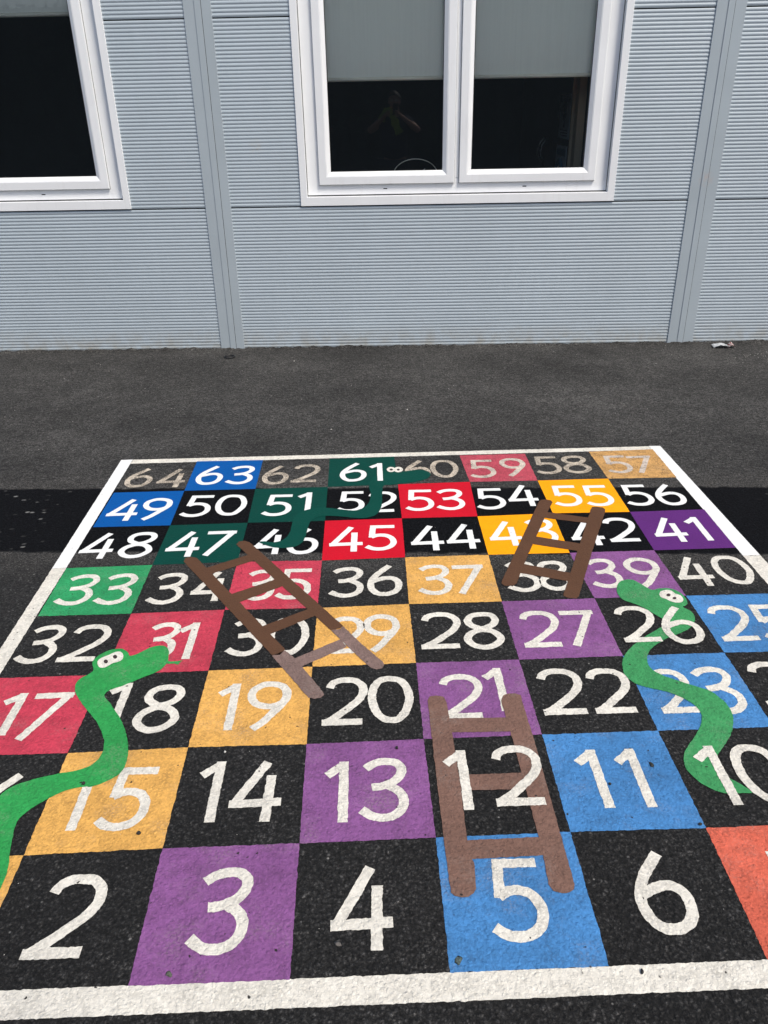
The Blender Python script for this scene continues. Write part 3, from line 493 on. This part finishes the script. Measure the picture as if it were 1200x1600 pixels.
# ------------------------------------------------------------------ the building
YAW=-0.0442512
B=empty('modular_building',(0,4.866197,0),YAW)
tag(B,'pale blue-grey ribbed modular classroom building with white framed windows','building')
def mat_wall():
    k=NT('ribbed_cladding')
    p=k.n('ShaderNodeTexCoord').outputs['Object']
    c=k.mul((.385,.445,.488,1),k.ramp(k.noise(1.3,4,.6,p),.3,.7,.955,1.045))
    mp=k.n('ShaderNodeMapping'); mp.inputs['Scale'].default_value=(9,1,.7); k.l(p,mp.inputs['Vector'])
    c=k.mul(c,k.ramp(k.noise(2.2,4,.6,mp.outputs[0]),.3,.7,.982,1.015))
    # splash dirt at the foot
    sx=k.n('ShaderNodeSeparateXYZ'); k.l(p,sx.inputs[0])
    d=k.math('MULTIPLY',k.ramp(sx.outputs[2],.0,.17,.85,0),k.ramp(k.noise(11,5,.65,p),.38,.66))
    c=k.mix(d,c,(.30,.29,.25,1))
    # two rusty smudges
    for (x,z,r,st) in ((.515,1.37,.06,.35),(-.02,1.05,.03,.12)):
        v=k.n('ShaderNodeVectorMath',operation='DISTANCE'); k.l(p,v.inputs[0]); v.inputs[1].default_value=(x,0,z)
        m=k.math('MULTIPLY',k.ramp(v.outputs['Value'],.0,r,st,0),k.ramp(k.noise(40,3,.6,p),.4,.62))
        c=k.mix(m,c,(.42,.33,.22,1))
    # scratches and knocks
    mp2=k.n('ShaderNodeMapping'); mp2.inputs['Scale'].default_value=(1,1,2.2); mp2.inputs['Rotation'].default_value=(0,.25,0); k.l(p,mp2.inputs['Vector'])
    vn=k.n('ShaderNodeTexVoronoi',feature='F1'); vn.inputs['Scale'].default_value=4.2; k.l(mp2.outputs[0],vn.inputs['Vector'])
    vs=k.n('ShaderNodeSeparateColor'); k.l(vn.outputs['Color'],vs.inputs[0])
    m=k.math('MULTIPLY',k.ramp(vn.outputs['Distance'],.012,.05,.5,0),k.ramp(vs.outputs[0],.72,.76))
    c=k.mix(k.math('MULTIPLY',m,k.ramp(k.noise(30,3,.7,p),.42,.6)),c,(.2,.21,.22,1))
    return k.bsdf(c,.42,k.bump(k.noise(3.2,2,.5,p),.004,.35),spec=.4)
MAT['wall']=mat_wall()
def mat_post():
    k=NT('cover_strip_paint'); p=k.n('ShaderNodeTexCoord').outputs['Object']
    c=k.mul((.365,.418,.452,1),k.ramp(k.noise(2.3,4,.6,p),.3,.7,.95,1.05))
    v=k.n('ShaderNodeVectorMath',operation='DISTANCE'); k.l(p,v.inputs[0]); v.inputs[1].default_value=(3.545,0,1.12)
    m=k.math('MULTIPLY',k.ramp(v.outputs['Value'],.0,.06,.7,0),k.ramp(k.noise(35,3,.6,p),.38,.6))
    c=k.mix(m,c,(.46,.36,.32,1))
    return k.bsdf(c,.45,k.bump(k.noise(2.4,2,.5,p),.003,.3),spec=.4)
MAT['post']=mat_post()
MAT['dark']=mat_plain('dark_gap',(.010,.011,.013,1),.9)
def mat_upvc():
    k=NT('white_upvc'); p=k.n('ShaderNodeTexCoord').outputs['Object']
    c=k.mul((.80,.815,.825,1),k.ramp(k.noise(3,4,.6,p),.3,.7,.96,1.02))
    mp=k.n('ShaderNodeMapping'); mp.inputs['Scale'].default_value=(10,10,1.2); k.l(p,mp.inputs['Vector'])
    c=k.mix(k.ramp(k.noise(3,4,.7,mp.outputs[0]),.56,.8,0,.22),c,(.52,.51,.48,1))
    c=k.mix(k.ramp(k.noise(60,3,.7,p),.70,.76,0,.45),c,(.40,.38,.34,1))
    return k.bsdf(c,.32,spec=.45)
MAT['upvc']=mat_upvc()
PITCH=.02235
def panel(x0,x1,z0,z1,phase=0):
    """micro-rib sheet: shallow rounded ribs with narrower valleys"""
    mb=MB(); n=8; k=int(round((z1-z0)/PITCH)); pt=(z1-z0)/k; rows=[]
    prof=[(0,0),(.10,-.0006),(.22,-.0022),(.34,-.0032),(.55,-.0034),(.68,-.0030),(.80,-.0016),(.92,-.0004)]
    for i in range(k):
        for a,y in prof: rows.append((z1-(i+a)*pt, RIB*y/.0034))
    rows.append((z0,0))
    vs=[];fs=[]
    for z,y in rows: vs+=[(x0,y,z),(x1,y,z)]
    for i in range(len(rows)-1): fs.append((2*i,2*i+2,2*i+3,2*i+1))
    o=mb.add(vs,fs).build('cladding_panel',MAT['wall'],B,True)
    return o
RIB=.0032
ZJ1,ZJ2,ZT=.988,2.108,2.95
GAP=.0035
posts=[(-3.19,-3.015),(.130,.305),(3.445,3.630),(6.77,6.945)]
wins=[(-2.530,-.386),(.793,2.937),(4.118,6.262)]
WZ0,WZ1=.992,2.60
for i in range(3):
    a=posts[i][1]; b=posts[i+1][0]; w0,w1=wins[i]
    panel(a,b,-.02,ZJ1-GAP)
    for (x0,x1) in ((a,w0),(w1,b)):
        panel(x0,x1,ZJ1+GAP,ZJ2-GAP); panel(x0,x1,ZJ2+GAP,ZT)
    panel(w0,w1,WZ1+.001,ZT)
# carcass behind the sheets, open where the windows are
cm=MB(); X0,X1=-3.19,6.945
cm.box(X0,X1,.012,.10,-.02,WZ0); cm.box(X0,X1,.012,.10,WZ1,ZT)
xe=[X0]+[v for w in wins for v in w]+[X1]
for i in range(0,len(xe),2): cm.box(xe[i],xe[i+1],.012,.10,WZ0+.0003,WZ1-.0003)
cm.build('wall_carcass',MAT['dark'],B)
for a,b in posts:
    p=MB().box(a,b,-.0095,.010,-.02,ZT).build('cover_strip',MAT['post'],B,False,.0015)
    s1,s2=a+.071,a+.112
    MB().box(s1,s2,-.0135,-.0096,-.019,ZT-.001).build('joint_strip',MAT['post'],p,False,.0012)
    MB().box(s2+.0003,s2+.0030,-.0100,-.0094,-.018,ZT-.002).build('joint_line',MAT['dark'],p)
# roof edge, end walls, back
MB().box(X0-.15,X1+.15,-.06,4.4,ZT+.001,ZT+.24).build('roof',MAT['upvc'],B)
ew=MB(); ew.box(X0,X0+.10,.101,4.2,-.02,ZT); ew.box(X1-.10,X1,.101,4.2,-.02,ZT); ew.box(X0,X1,4.2005,4.3,-.02,ZT)
ew.build('outer_wall',MAT['post'],B)
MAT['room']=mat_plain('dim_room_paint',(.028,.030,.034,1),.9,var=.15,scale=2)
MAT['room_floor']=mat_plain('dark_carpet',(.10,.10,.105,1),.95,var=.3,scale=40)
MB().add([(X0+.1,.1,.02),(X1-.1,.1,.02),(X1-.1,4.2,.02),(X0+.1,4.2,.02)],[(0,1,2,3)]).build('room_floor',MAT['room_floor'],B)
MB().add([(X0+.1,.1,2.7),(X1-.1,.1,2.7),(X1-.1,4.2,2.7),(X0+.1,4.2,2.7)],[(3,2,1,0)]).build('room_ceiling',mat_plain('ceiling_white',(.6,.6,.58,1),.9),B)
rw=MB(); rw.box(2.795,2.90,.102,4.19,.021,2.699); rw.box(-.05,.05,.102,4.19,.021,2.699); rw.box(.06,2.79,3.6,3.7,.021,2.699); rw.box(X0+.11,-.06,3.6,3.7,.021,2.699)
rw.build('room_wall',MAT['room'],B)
def mat_wood():
    k=NT('oak_veneer'); p=k.n('ShaderNodeTexCoord').outputs['Object']
    mp=k.n('ShaderNodeMapping'); mp.inputs['Scale'].default_value=(14,14,1); k.l(p,mp.inputs['Vector'])
    return k.bsdf(k.mix(k.noise(3,5,.6,mp.outputs[0]),(.55,.44,.29,1),(.70,.58,.41,1)),.5)
MAT['wood']=mat_wood()
MB().box(2.742,2.7945,.48,.52,.022,2.3).build('door_post',MAT['wood'],B)
MB().box(2.754,2.7943,.75,.78,.022,2.25).build('door_post',MAT['wood'],B)
MB().box(2.772,2.7941,.525,.745,.022,2.2).build('timber_door',MAT['wood'],B)
MAT['metal']=mat_plain('steel_handle',(.6,.6,.6,1),.3,metal=1)
MB().tube([(2.79-.05*math.sin(math.pi*i/10),1.95,1.10+.22*i/10) for i in range(11)],.006,8).build('pull_handle',MAT['metal'],B,True)
MB().tube([(2.79-.05*math.sin(math.pi*i/10),2.10,1.10+.22*i/10) for i in range(11)],.006,8).build('pull_handle',MAT['metal'],B,True)

# windows
def mat_glass():
    k=NT('window_glass')
    tr=k.n('ShaderNodeBsdfTransparent'); tr.inputs[0].default_value=(.97,.98,.975,1)
    gl=k.n('ShaderNodeBsdfGlossy'); gl.inputs['Roughness'].default_value=.0; gl.inputs['Color'].default_value=(1,1,1,1)
    fr=k.n('ShaderNodeFresnel'); fr.inputs['IOR'].default_value=1.52
    # bluish haze put into the glass colour to lift its black
    p=k.n('ShaderNodeTexCoord').outputs['Object']
    mp=k.n('ShaderNodeMapping'); mp.inputs['Scale'].default_value=(26,26,1.6); k.l(p,mp.inputs['Vector'])
    haze=k.ramp(k.noise(3,4,.65,mp.outputs[0]),.3,.8,.013,.019)
    df=k.n('ShaderNodeBsdfDiffuse'); df.inputs[0].default_value=(.36,.46,.56,1)
    m1=k.n('ShaderNodeMixShader'); k.l(k.math('MULTIPLY',fr.outputs[0],1.3),m1.inputs[0]); k.l(tr.outputs[0],m1.inputs[1]); k.l(gl.outputs[0],m1.inputs[2])
    m2=k.n('ShaderNodeMixShader'); k.l(haze,m2.inputs[0]); k.l(m1.outputs[0],m2.inputs[1]); k.l(df.outputs[0],m2.inputs[2])
    k.l(m2.outputs[0],k.out.inputs[0]); return k.m
MAT['glass']=mat_glass()
def mat_blind():
    k=NT('roller_blind'); p=k.n('ShaderNodeTexCoord').outputs['Object']
    mp=k.n('ShaderNodeMapping'); mp.inputs['Scale'].default_value=(30,30,1); k.l(p,mp.inputs['Vector'])
    c=k.mul((.90,.92,.84,1),k.ramp(k.noise(2,3,.6,mp.outputs[0]),.3,.7,.975,1.02))
    return k.bsdf(c,.85,spec=.2)
MAT['blind']=mat_blind()
MAT['bar']=mat_plain('blind_bar',(.88,.87,.74,1),.4)
MAT['gasket']=mat_plain('rubber_gasket',(.03,.032,.035,1),.6)
def window(w0,w1,zb,yb=.080):
    W=MB().loft((w0+.050,w1-.052,WZ0+.066,WZ1-.05),[(0,.075),(0,.034),(.0005,.030),(.094,.030),(.096,.034),(.096,.075)])
    mx=(w0+w1)/2-.005
    W.box(mx-.022,mx+.022,.0305,.074,WZ0+.163,WZ1-.147)
    wf=W.build('window',MAT['upvc'],B)
    # outer flashing trim: unequal widths, so built from four mitred bars
    def tr(rect_o,rect_i):
        mb=MB(); xo0,xo1,zo0,zo1=rect_o; xi0,xi1,zi0,zi1=rect_i
        loops=[(rect_o,.011),(rect_o,-.0105),(tuple(a+b for a,b in zip(rect_o,(.002,-.002,.002,-.002))),-.0125),(tuple(a+b for a,b in zip(rect_i,(-.002,.002,-.002,.002))),-.0125),(rect_i,-.0105),(rect_i,.045)]
        vs=[];fs=[]
        for i,((a,b,c,d),y) in enumerate(loops):
            vs+=[(a,y,c),(b,y,c),(b,y,d),(a,y,d)]
            if i:
                for j in range(4): fs.append((4*(i-1)+j,4*i+j,4*i+(j+1)%4,4*(i-1)+(j+1)%4)[::-1])
        return mb.add(vs,fs).build('flashing_trim',MAT['upvc'],wf)
    tr((w0,w1,WZ0,WZ1),(w0+.046,w1-.048,WZ0+.058,WZ1-.045))
    gasket=MB().loft((w0+.0465,w1-.0485,WZ0+.0585,WZ1-.0455),[(0,.030),(.005,.0315),(.005,.05)]).build('seal_line',MAT['gasket'],wf)
    z0=WZ0+.131; z1=WZ1-.115
    for a,b in ((w0+.132,mx-.0145),(mx+.0185,w1-.137)):
        s=MB().loft((a,b,z0,z1),[(0,.0295),(0,.013),(.003,.0095),(.050,.0085),(.053,.0105),(.055,.0100),(.079,.026),(.081,.030),(.081,.060)]).build('sash',MAT['upvc'],wf)
        MB().loft((a-.0025,b+.0025,z0-.0025,z1+.0025),[(0,.0296),(.0026,.0288),(.0026,.0299)]).build('sash_gasket',MAT['gasket'],wf)
        MB().loft((a+.0805,b-.0805,z0+.0805,z1-.0805),[(0,.0302),(.004,.0302),(.004,.036)]).build('pane_gasket',MAT['gasket'],wf)
        MB().add([(a+.07,.033,z0+.07),(b-.07,.033,z0+.07),(b-.07,.033,z1-.07),(a+.07,.033,z1-.07)],[(0,1,2,3)]).build('pane',MAT['glass'],wf)
        MB().box(a+.45-.013,a+.45+.013,.0292,.0302,WZ0+.098,WZ0+.104).build('drain_slot',MAT['dark'],wf)
        bl=MB().box(a+.03,b-.03,yb,yb+.0015,zb,WZ1-.02).build('roller_blind',MAT['blind'],wf)
        MB().tube([(a+.03,yb-.010,zb+.004),(b-.03,yb-.010,zb+.004)],.013,10).build('blind_bar',MAT['bar'],wf,True)
    MB().box(w0+.05,w1-.165,.0765,.24,WZ0+.05,WZ0+.075).build('inner_sill',MAT['room'],wf)
    return wf
window(*wins[0],2.16,.19); window(*wins[1],1.752); window(*wins[2],1.9)

# things in the room that show through the glass
def local(x,y,z): return B.matrix_basis @ Vector((x,y,z))
def poster(y0,y1,z0,z1,label,kind):
    e=empty('wall_poster',local(2.7935,(y0+y1)/2,z0),YAW); tag(e,label,'poster')
    w=(y1-y0)/2; h=z1-z0
    MB().box(-.004,0,-w,w,0,h).build('sheet',mat_plain('poster_paper_'+kind,(.68,.76,.80,1),.5),e)
    mb=MB()
    if kind=='upper':
        mb.box(-.0055,-.0041,-w*.75,w*.75,h*.84,h*.94)
        for i in range(3): mb.box(-.0055,-.0041,-w*.7,w*.7,h*(.06+.06*i),h*(.085+.06*i))
        mb.box(-.0055,-.0041,-w*.12,w*.12,h*.25,h*.6)
        mb.tube([(-.0050+.0005*0,w*.28*math.cos(t),h*.64+w*.28*math.sin(t)) for t in [6.283*i/16 for i in range(16)]],.012,6,True)
    else:
        mb.box(-.0055,-.0041,-w*.8,w*.8,h*.78,h*.93)
        mb.tube([(-.0050,w*.55*math.cos(t),h*.38+h*.30*math.sin(t)) for t in [6.283*i/20 for i in range(20)]],.022,6,True)
    mb.build('print',mat_plain('poster_ink_'+kind,(.03,.16,.26,1) if kind=='lower' else (.08,.10,.15,1),.5),e)
poster(.99,1.42,1.34,1.655,'tall grey-blue notice on the dim room wall, above the teal one','upper')
poster(1.02,1.46,.95,1.29,'teal notice with a large oval sign, low on the room wall','lower')
dish=empty('wire_basket',local(1.585,.168,WZ0+.0755),YAW)
tag(dish,'wire rimmed basket of papers on the sill behind the left pane','basket')
rim=MB().tube([(.155*math.cos(t),.012*math.sin(t)+.0,.095+.105*math.sin(t)) for t in [6.283*i/40 for i in range(40)]],.0028,8,True).build('rim',MAT['bar'],dish,True)
pp=MB()
for i,(x,a) in enumerate(((-.05,.5),(.02,.75),(.07,.35))):
    n=len(pp.v); dx=.11*math.cos(a); dz=.11*math.sin(a)*.6
    pp.add([(x-dx/2,.02+i*.012,.06-dz/2+.03),(x+dx/2,.02+i*.012,.06+dz/2+.03),(x+dx/2+.01,.035+i*.012,.085+dz/2+.03),(x-dx/2+.01,.035+i*.012,.085-dz/2+.03)],[(0,1,2,3)])
pp.build('paper_sheets',mat_plain('sheet_paper',(.55,.55,.53,1),.7),dish)
# broken edge of the tarmac against the foot of the wall
lm_=MB(); n=1500; vs=[]; fs=[]
for i in range(n+1):
    x=lerp(X0,X1,i/n)
    h=.003+.013*max(0,noise.noise(Vector((x*5,0,1)))+.2)+.012*(noise.noise(Vector((x*19,2,1)))+.15)+.006*noise.noise(Vector((x*70,5,1)))
    h=max(.0015,h); d=.018+.010*noise.noise(Vector((x*12,9,3)))
    p1=local(x,-.0145,h); p2=local(x,-.0145-d*.5,h*.75); p3=local(x,-.0145-d*2,.0004); p0=local(x,.0,h)
    vs+=[p0,p1,p2,p3]
for i in range(n):
    for j in range(3): fs.append((4*i+j,4*i+j+1,4*i+j+5,4*i+j+4)[::-1])
tag(fixn(lm_.add(vs,fs).build('tarmac_edge',MAT['tarmac'],None,True)),kind='structure')

# ------------------------------------------------------------------ what the panes mirror: the photographer and an added dark leafy backdrop
def skinned(name, verts, edges, radii, mat, parent, root=0, sub=2):
    me=bpy.data.meshes.new(name+'_cage'); me.from_pydata(verts,edges,[]); me.update()
    o=bpy.data.objects.new(name,me); COL.objects.link(o)
    sk=o.modifiers.new('Skin','SKIN'); sk.use_smooth_shade=True
    ly=me.skin_vertices[0] if me.skin_vertices else me.attributes.new('skin','FLOAT','POINT')
    for i,r in enumerate(radii):
        ly.data[i].radius=(r,r) if not isinstance(r,tuple) else r
        ly.data[i].use_root=(i==root)
    s=o.modifiers.new('Subdivision','SUBSURF'); s.levels=sub; s.render_levels=sub
    bpy.context.view_layer.update()
    dg=bpy.context.evaluated_depsgraph_get()
    m2=bpy.data.meshes.new_from_object(o.evaluated_get(dg)); m2.name=name
    bpy.data.objects.remove(o); bpy.data.meshes.remove(me)
    m2.materials.clear(); m2.materials.append(mat)
    for p in m2.polygons: p.use_smooth=True
    return link(bpy.data.objects.new(name,m2),parent)
PB=empty('person',(1.16,-1.40,0),.03)
tag(PB,'person in dark navy t-shirt and trousers holding up a phone, mirrored in the window','person')
m_skin=mat_plain('skin',(.46,.27,.19,1),.5,var=.06,scale=20)
m_navy=mat_plain('navy_cotton',(.012,.017,.034,1),.9,var=.15,scale=30)
m_trous=mat_plain('dark_trousers',(.010,.016,.026,1),.9,var=.15,scale=30)
m_shoe=mat_plain('black_leather',(.01,.01,.01,1),.4)
m_hair=mat_plain('dark_hair',(.022,.015,.010,1),.6,var=.3,scale=120)
V=[];E=[];RA=[]
def jv(p,r,frm=None):
    V.append(p); RA.append(r); i=len(V)-1
    if frm is not None: E.append((frm,i))
    return i
pel=jv((0,0,.95),(.15,.105)); sp=jv((0,.005,1.10),(.135,.10),pel); ch=jv((0,.005,1.28),(.155,.11),sp); nb=jv((0,-.005,1.435),(.085,.075),ch)
nk=jv((0,.01,1.50),.055,nb); jaw=jv((0,.035,1.575),(.062,.075),nk); hd=jv((0,.02,1.655),(.074,.092),jaw); tp=jv((0,.0,1.735),(.052,.062),hd)
ns=jv((0,.115,1.615),.012,jaw)
for sx in (-1,1):
    er=jv((sx*.088,.01,1.635),(.010,.02),hd)
    sh=jv((sx*.175,-.005,1.405),.062,nb); el=jv((sx*.34,.165,1.29),.046,sh); wr=jv((sx*.125,.275,1.462),(.030,.026),el)
    pm=jv((sx*.082,.318,1.508),(.036,.018),wr)
    up=Vector((0,.456,.89))
    for k in range(4):
        L=(.9,1.05,1.0,.8)[k]; b=Vector((sx*.060,.330,1.500))+up*(.036-.021*k)
        f1=jv(tuple(b),.0088,pm); f2=jv(tuple(b+Vector((-sx*.010,.022*L,.003))),.0080,f1); f3=jv(tuple(b+Vector((-sx*.034*L,.028*L,.006))),.0070,f2)
    t1=jv((sx*.066,.300,1.522),.011,pm); t2=jv((sx*.044,.300,1.548),.009,t1); t3=jv((sx*.026,.308,1.560),.008,t2)
    hp=jv((sx*.09,0,.88),.092,pel); kn=jv((sx*.105,.02,.49),.058,hp); an=jv((sx*.11,-.01,.09),.038,kn); to=jv((sx*.12,.13,.04),.034,an)
body=skinned('body',V,E,RA,m_skin,PB)
def cloth(name,V2,E2,R2,mat): return skinned(name,V2,E2,R2,mat,PB)
cloth('t_shirt',[(0,0,.90),(0,.005,1.10),(0,.005,1.28),(0,-.005,1.425),(.175,-.005,1.405),(.275,.085,1.335),(-.175,-.005,1.405),(-.275,.085,1.335),(0,0,1.46)],[(0,1),(1,2),(2,3),(3,4),(4,5),(3,6),(6,7),(3,8)],[(.225,.175),(.185,.145),(.195,.145),(.115,.095),.084,.074,.084,.074,.070],m_navy)
cloth('trousers',[(0,0,.96),(.09,0,.87),(.105,.02,.49),(.11,-.01,.10),(-.09,0,.87),(-.105,.02,.49),(-.11,-.01,.10)],[(0,1),(1,2),(2,3),(0,4),(4,5),(5,6)],[(.215,.165),.135,.088,.070,.135,.088,.070],m_trous)
for sx in (-1,1):
    cloth('shoe',[(sx*.11,-.045,.055),(sx*.112,.05,.05),(sx*.122,.17,.042)],[(0,1),(1,2)],[.050,.050,.040],m_shoe)
    ey=MB().tube([(sx*.031,.100,1.662),(sx*.031,.108,1.662)],[.013,.009],12).build('eye',mat_plain('eye_white',(.7,.7,.68,1),.3),PB,True)
    MB().tube([(sx*.031,.1065,1.662),(sx*.031,.1100,1.662)],[.005,.004],10).build('pupil',m_shoe,ey)
MB().tube([(-.022,.104,1.572),(0,.110,1.570),(.022,.104,1.572)],[.004,.007,.004],8).build('mouth',mat_plain('lips',(.36,.14,.12,1),.5),PB,True)
hb=MB(); vs=[];fs=[]
for i in range(9):
    a=math.pi/2*i/8*1.12
    for j in range(20):
        b=2*math.pi*j/20; k_=1+.05*noise.noise(Vector((math.cos(b)*3,math.sin(b)*3,i*.7)))
        front=max(0,math.sin(b)); a2=a*(1-.42*front)
        vs.append((.094*k_*math.sin(a2)*math.cos(b),.0+.112*k_*math.sin(a2)*math.sin(b)+.008,1.665+.115*math.cos(a2)))
for i in range(8):
    for j in range(20): fs.append((i*20+j,(i+1)*20+j,(i+1)*20+(j+1)%20,i*20+(j+1)%20))
hb.add(vs,fs).build('hair',m_hair,PB,True)
# the phone, its lens at the camera's position, screen towards the person
Cc=Vector((1.1926691,-1.0202324,1.6000894)); RX=Vector((.999363,-.0311509,-.0174132)); UPV=Vector((.0297076,.4557788,.8895972)); FW=Vector((.0197752,.8895478,-.4564138))
ph=MB().box(-.038,.038,-.078,.078,-.004,.004).build('phone',mat_plain('phone_glass',(.012,.012,.014,1),.15),None,False,.003)
Mx=Matrix.Identity(4)
for i in range(3): Mx[i][0]=RX[i]; Mx[i][1]=UPV[i]; Mx[i][2]=-FW[i]
pc=Cc-FW*.010-UPV*.055-RX*.0
for i in range(3): Mx[i][3]=pc[i]
ph.matrix_world=Mx
tag(ph,'black phone held upright in both hands, mirrored in the window','phone')
# lime cloth hanging from the hands
def strip(pts,w):
    P=smooth_line([Vector(p) for p in pts],6); vs=[];fs=[]
    for i,p in enumerate(P):
        t=(P[min(i+1,len(P)-1)]-P[max(i-1,0)]).normalized(); s=t.cross(Vector((0,1,0))).normalized()
        for j in range(7):
            u=j/6-.5
            vs.append(p+s*w*u*(1+.2*math.sin(i*.8))+Vector((0,.012*math.sin(j*2.1+i*.5),0)))
    for i in range(len(P)-1):
        for j in range(6): fs.append((i*7+j,i*7+j+1,i*7+j+8,i*7+j+7))
    return vs,fs
lc=MB(); lc.add(*strip([(.99,-1.17,1.41),(1.02,-1.14,1.49),(1.09,-1.10,1.535),(1.13,-1.09,1.52)],.085)); lc.add(*strip([(1.13,-1.09,1.523),(1.16,-1.10,1.45),(1.19,-1.12,1.36),(1.24,-1.14,1.26)],.095))
lo_=lc.build('cloth',mat_plain('lime_cloth',(.30,.46,.04,1),.7,var=.2,scale=30),None,True)
sd=lo_.modifiers.new('Solidify','SOLIDIFY'); sd.thickness=.003
tag(lo_,'lime green cloth hanging from the hands that hold the phone','cloth')
# added leafy backdrop, unseen directly, gives the panes something dark to mirror
HG=empty('added_hedge',(0,-9,0)); tag(HG,'tall dark leafy backdrop added behind the camera to darken the pane reflections','added_hedge')
rnd=random.Random(3); hv=[];hf=[]
for _ in range(9000):
    x=rnd.uniform(-16,18); z=rnd.uniform(.02,1)**.8*3.9; top=3.7+.35*noise.noise(Vector((x*.6,1,1)))
    if z>top: z=top*rnd.random()
    y=.25+.35*noise.noise(Vector((x*.9,z*.9,4)))+rnd.uniform(-.25,.2)
    a=rnd.uniform(.05,.11); d1=Vector((rnd.gauss(0,1),rnd.gauss(0,.7),rnd.gauss(0,1))).normalized(); d2=d1.orthogonal().normalized()
    c=Vector((x,y,z)); n=len(hv); hv+=[tuple(c-d1*a),tuple(c-d2*a*.5),tuple(c+d1*a),tuple(c+d2*a*.5)]; hf.append((n,n+1,n+2,n+3))
MB().add(hv,hf).build('foliage',mat_plain('added_hedge_leaf',(.036,.055,.026,1),.7,var=.5,scale=1.5),HG)
hc=MB(); hc.box(-16,18,-.6,.1,.05,3.6); hc.build('opaque_core',mat_plain('added_hedge_core',(.03,.034,.022,1),.9,var=.4,scale=4),HG)  # plain box inside the added foliage, keeps it opaque


# ------------------------------------------------------------------ camera
Rm=[[0.99936300,-0.03115087,-0.01741318],[-0.02970755,-0.45577876,-0.88959720],[0.01977517,0.88954783,-0.45641385]]
cam=bpy.data.cameras.new('Camera'); co=bpy.data.objects.new('Camera',cam); link(co)
m=Matrix.Identity(4)
for i in range(3):
    m[i][0]=Rm[0][i]; m[i][1]=-Rm[1][i]; m[i][2]=-Rm[2][i]
m[0][3],m[1][3],m[2][3]=1.1926691,-1.0202324,1.6000894
co.matrix_world=m
cam.sensor_fit='VERTICAL'; cam.sensor_height=24; cam.lens=1237.4841/1600*24; cam.clip_start=.01; cam.clip_end=500
scene.camera=co

# ------------------------------------------------------------------ light
SUN_EL,SUN_AZ=54,138        # azimuth clockwise from +y (the wall side)
w=bpy.data.worlds.new('World'); scene.world=w; w.use_nodes=True
nt=w.node_tree; bg=nt.nodes['Background']
sky=nt.nodes.new('ShaderNodeTexSky'); sky.sky_type='NISHITA'; sky.sun_disc=False
sky.sun_elevation=R(SUN_EL); sky.sun_rotation=R(SUN_AZ); sky.air_density=1.0; sky.dust_density=3.0; sky.ozone_density=1.0
nt.links.new(sky.outputs[0],bg.inputs[0]); bg.inputs[1].default_value=.085
su=bpy.data.lights.new('Sun','SUN'); su.energy=1.5; su.angle=R(16); su.color=(1,.94,.84)
so=link(bpy.data.objects.new('Sun',su))
dirv=Vector((math.sin(R(SUN_AZ))*math.cos(R(SUN_EL)),math.cos(R(SUN_AZ))*math.cos(R(SUN_EL)),math.sin(R(SUN_EL))))
so.rotation_euler=dirv.to_track_quat('Z','Y').to_euler(); so.location=dirv*30
scene.view_settings.view_transform='Standard'; scene.view_settings.look='None'; scene.view_settings.exposure=1.0; scene.view_settings.gamma=1
scene.view_settings.use_curve_mapping=False
scene.render.engine='CYCLES'; scene.cycles.use_denoising=True
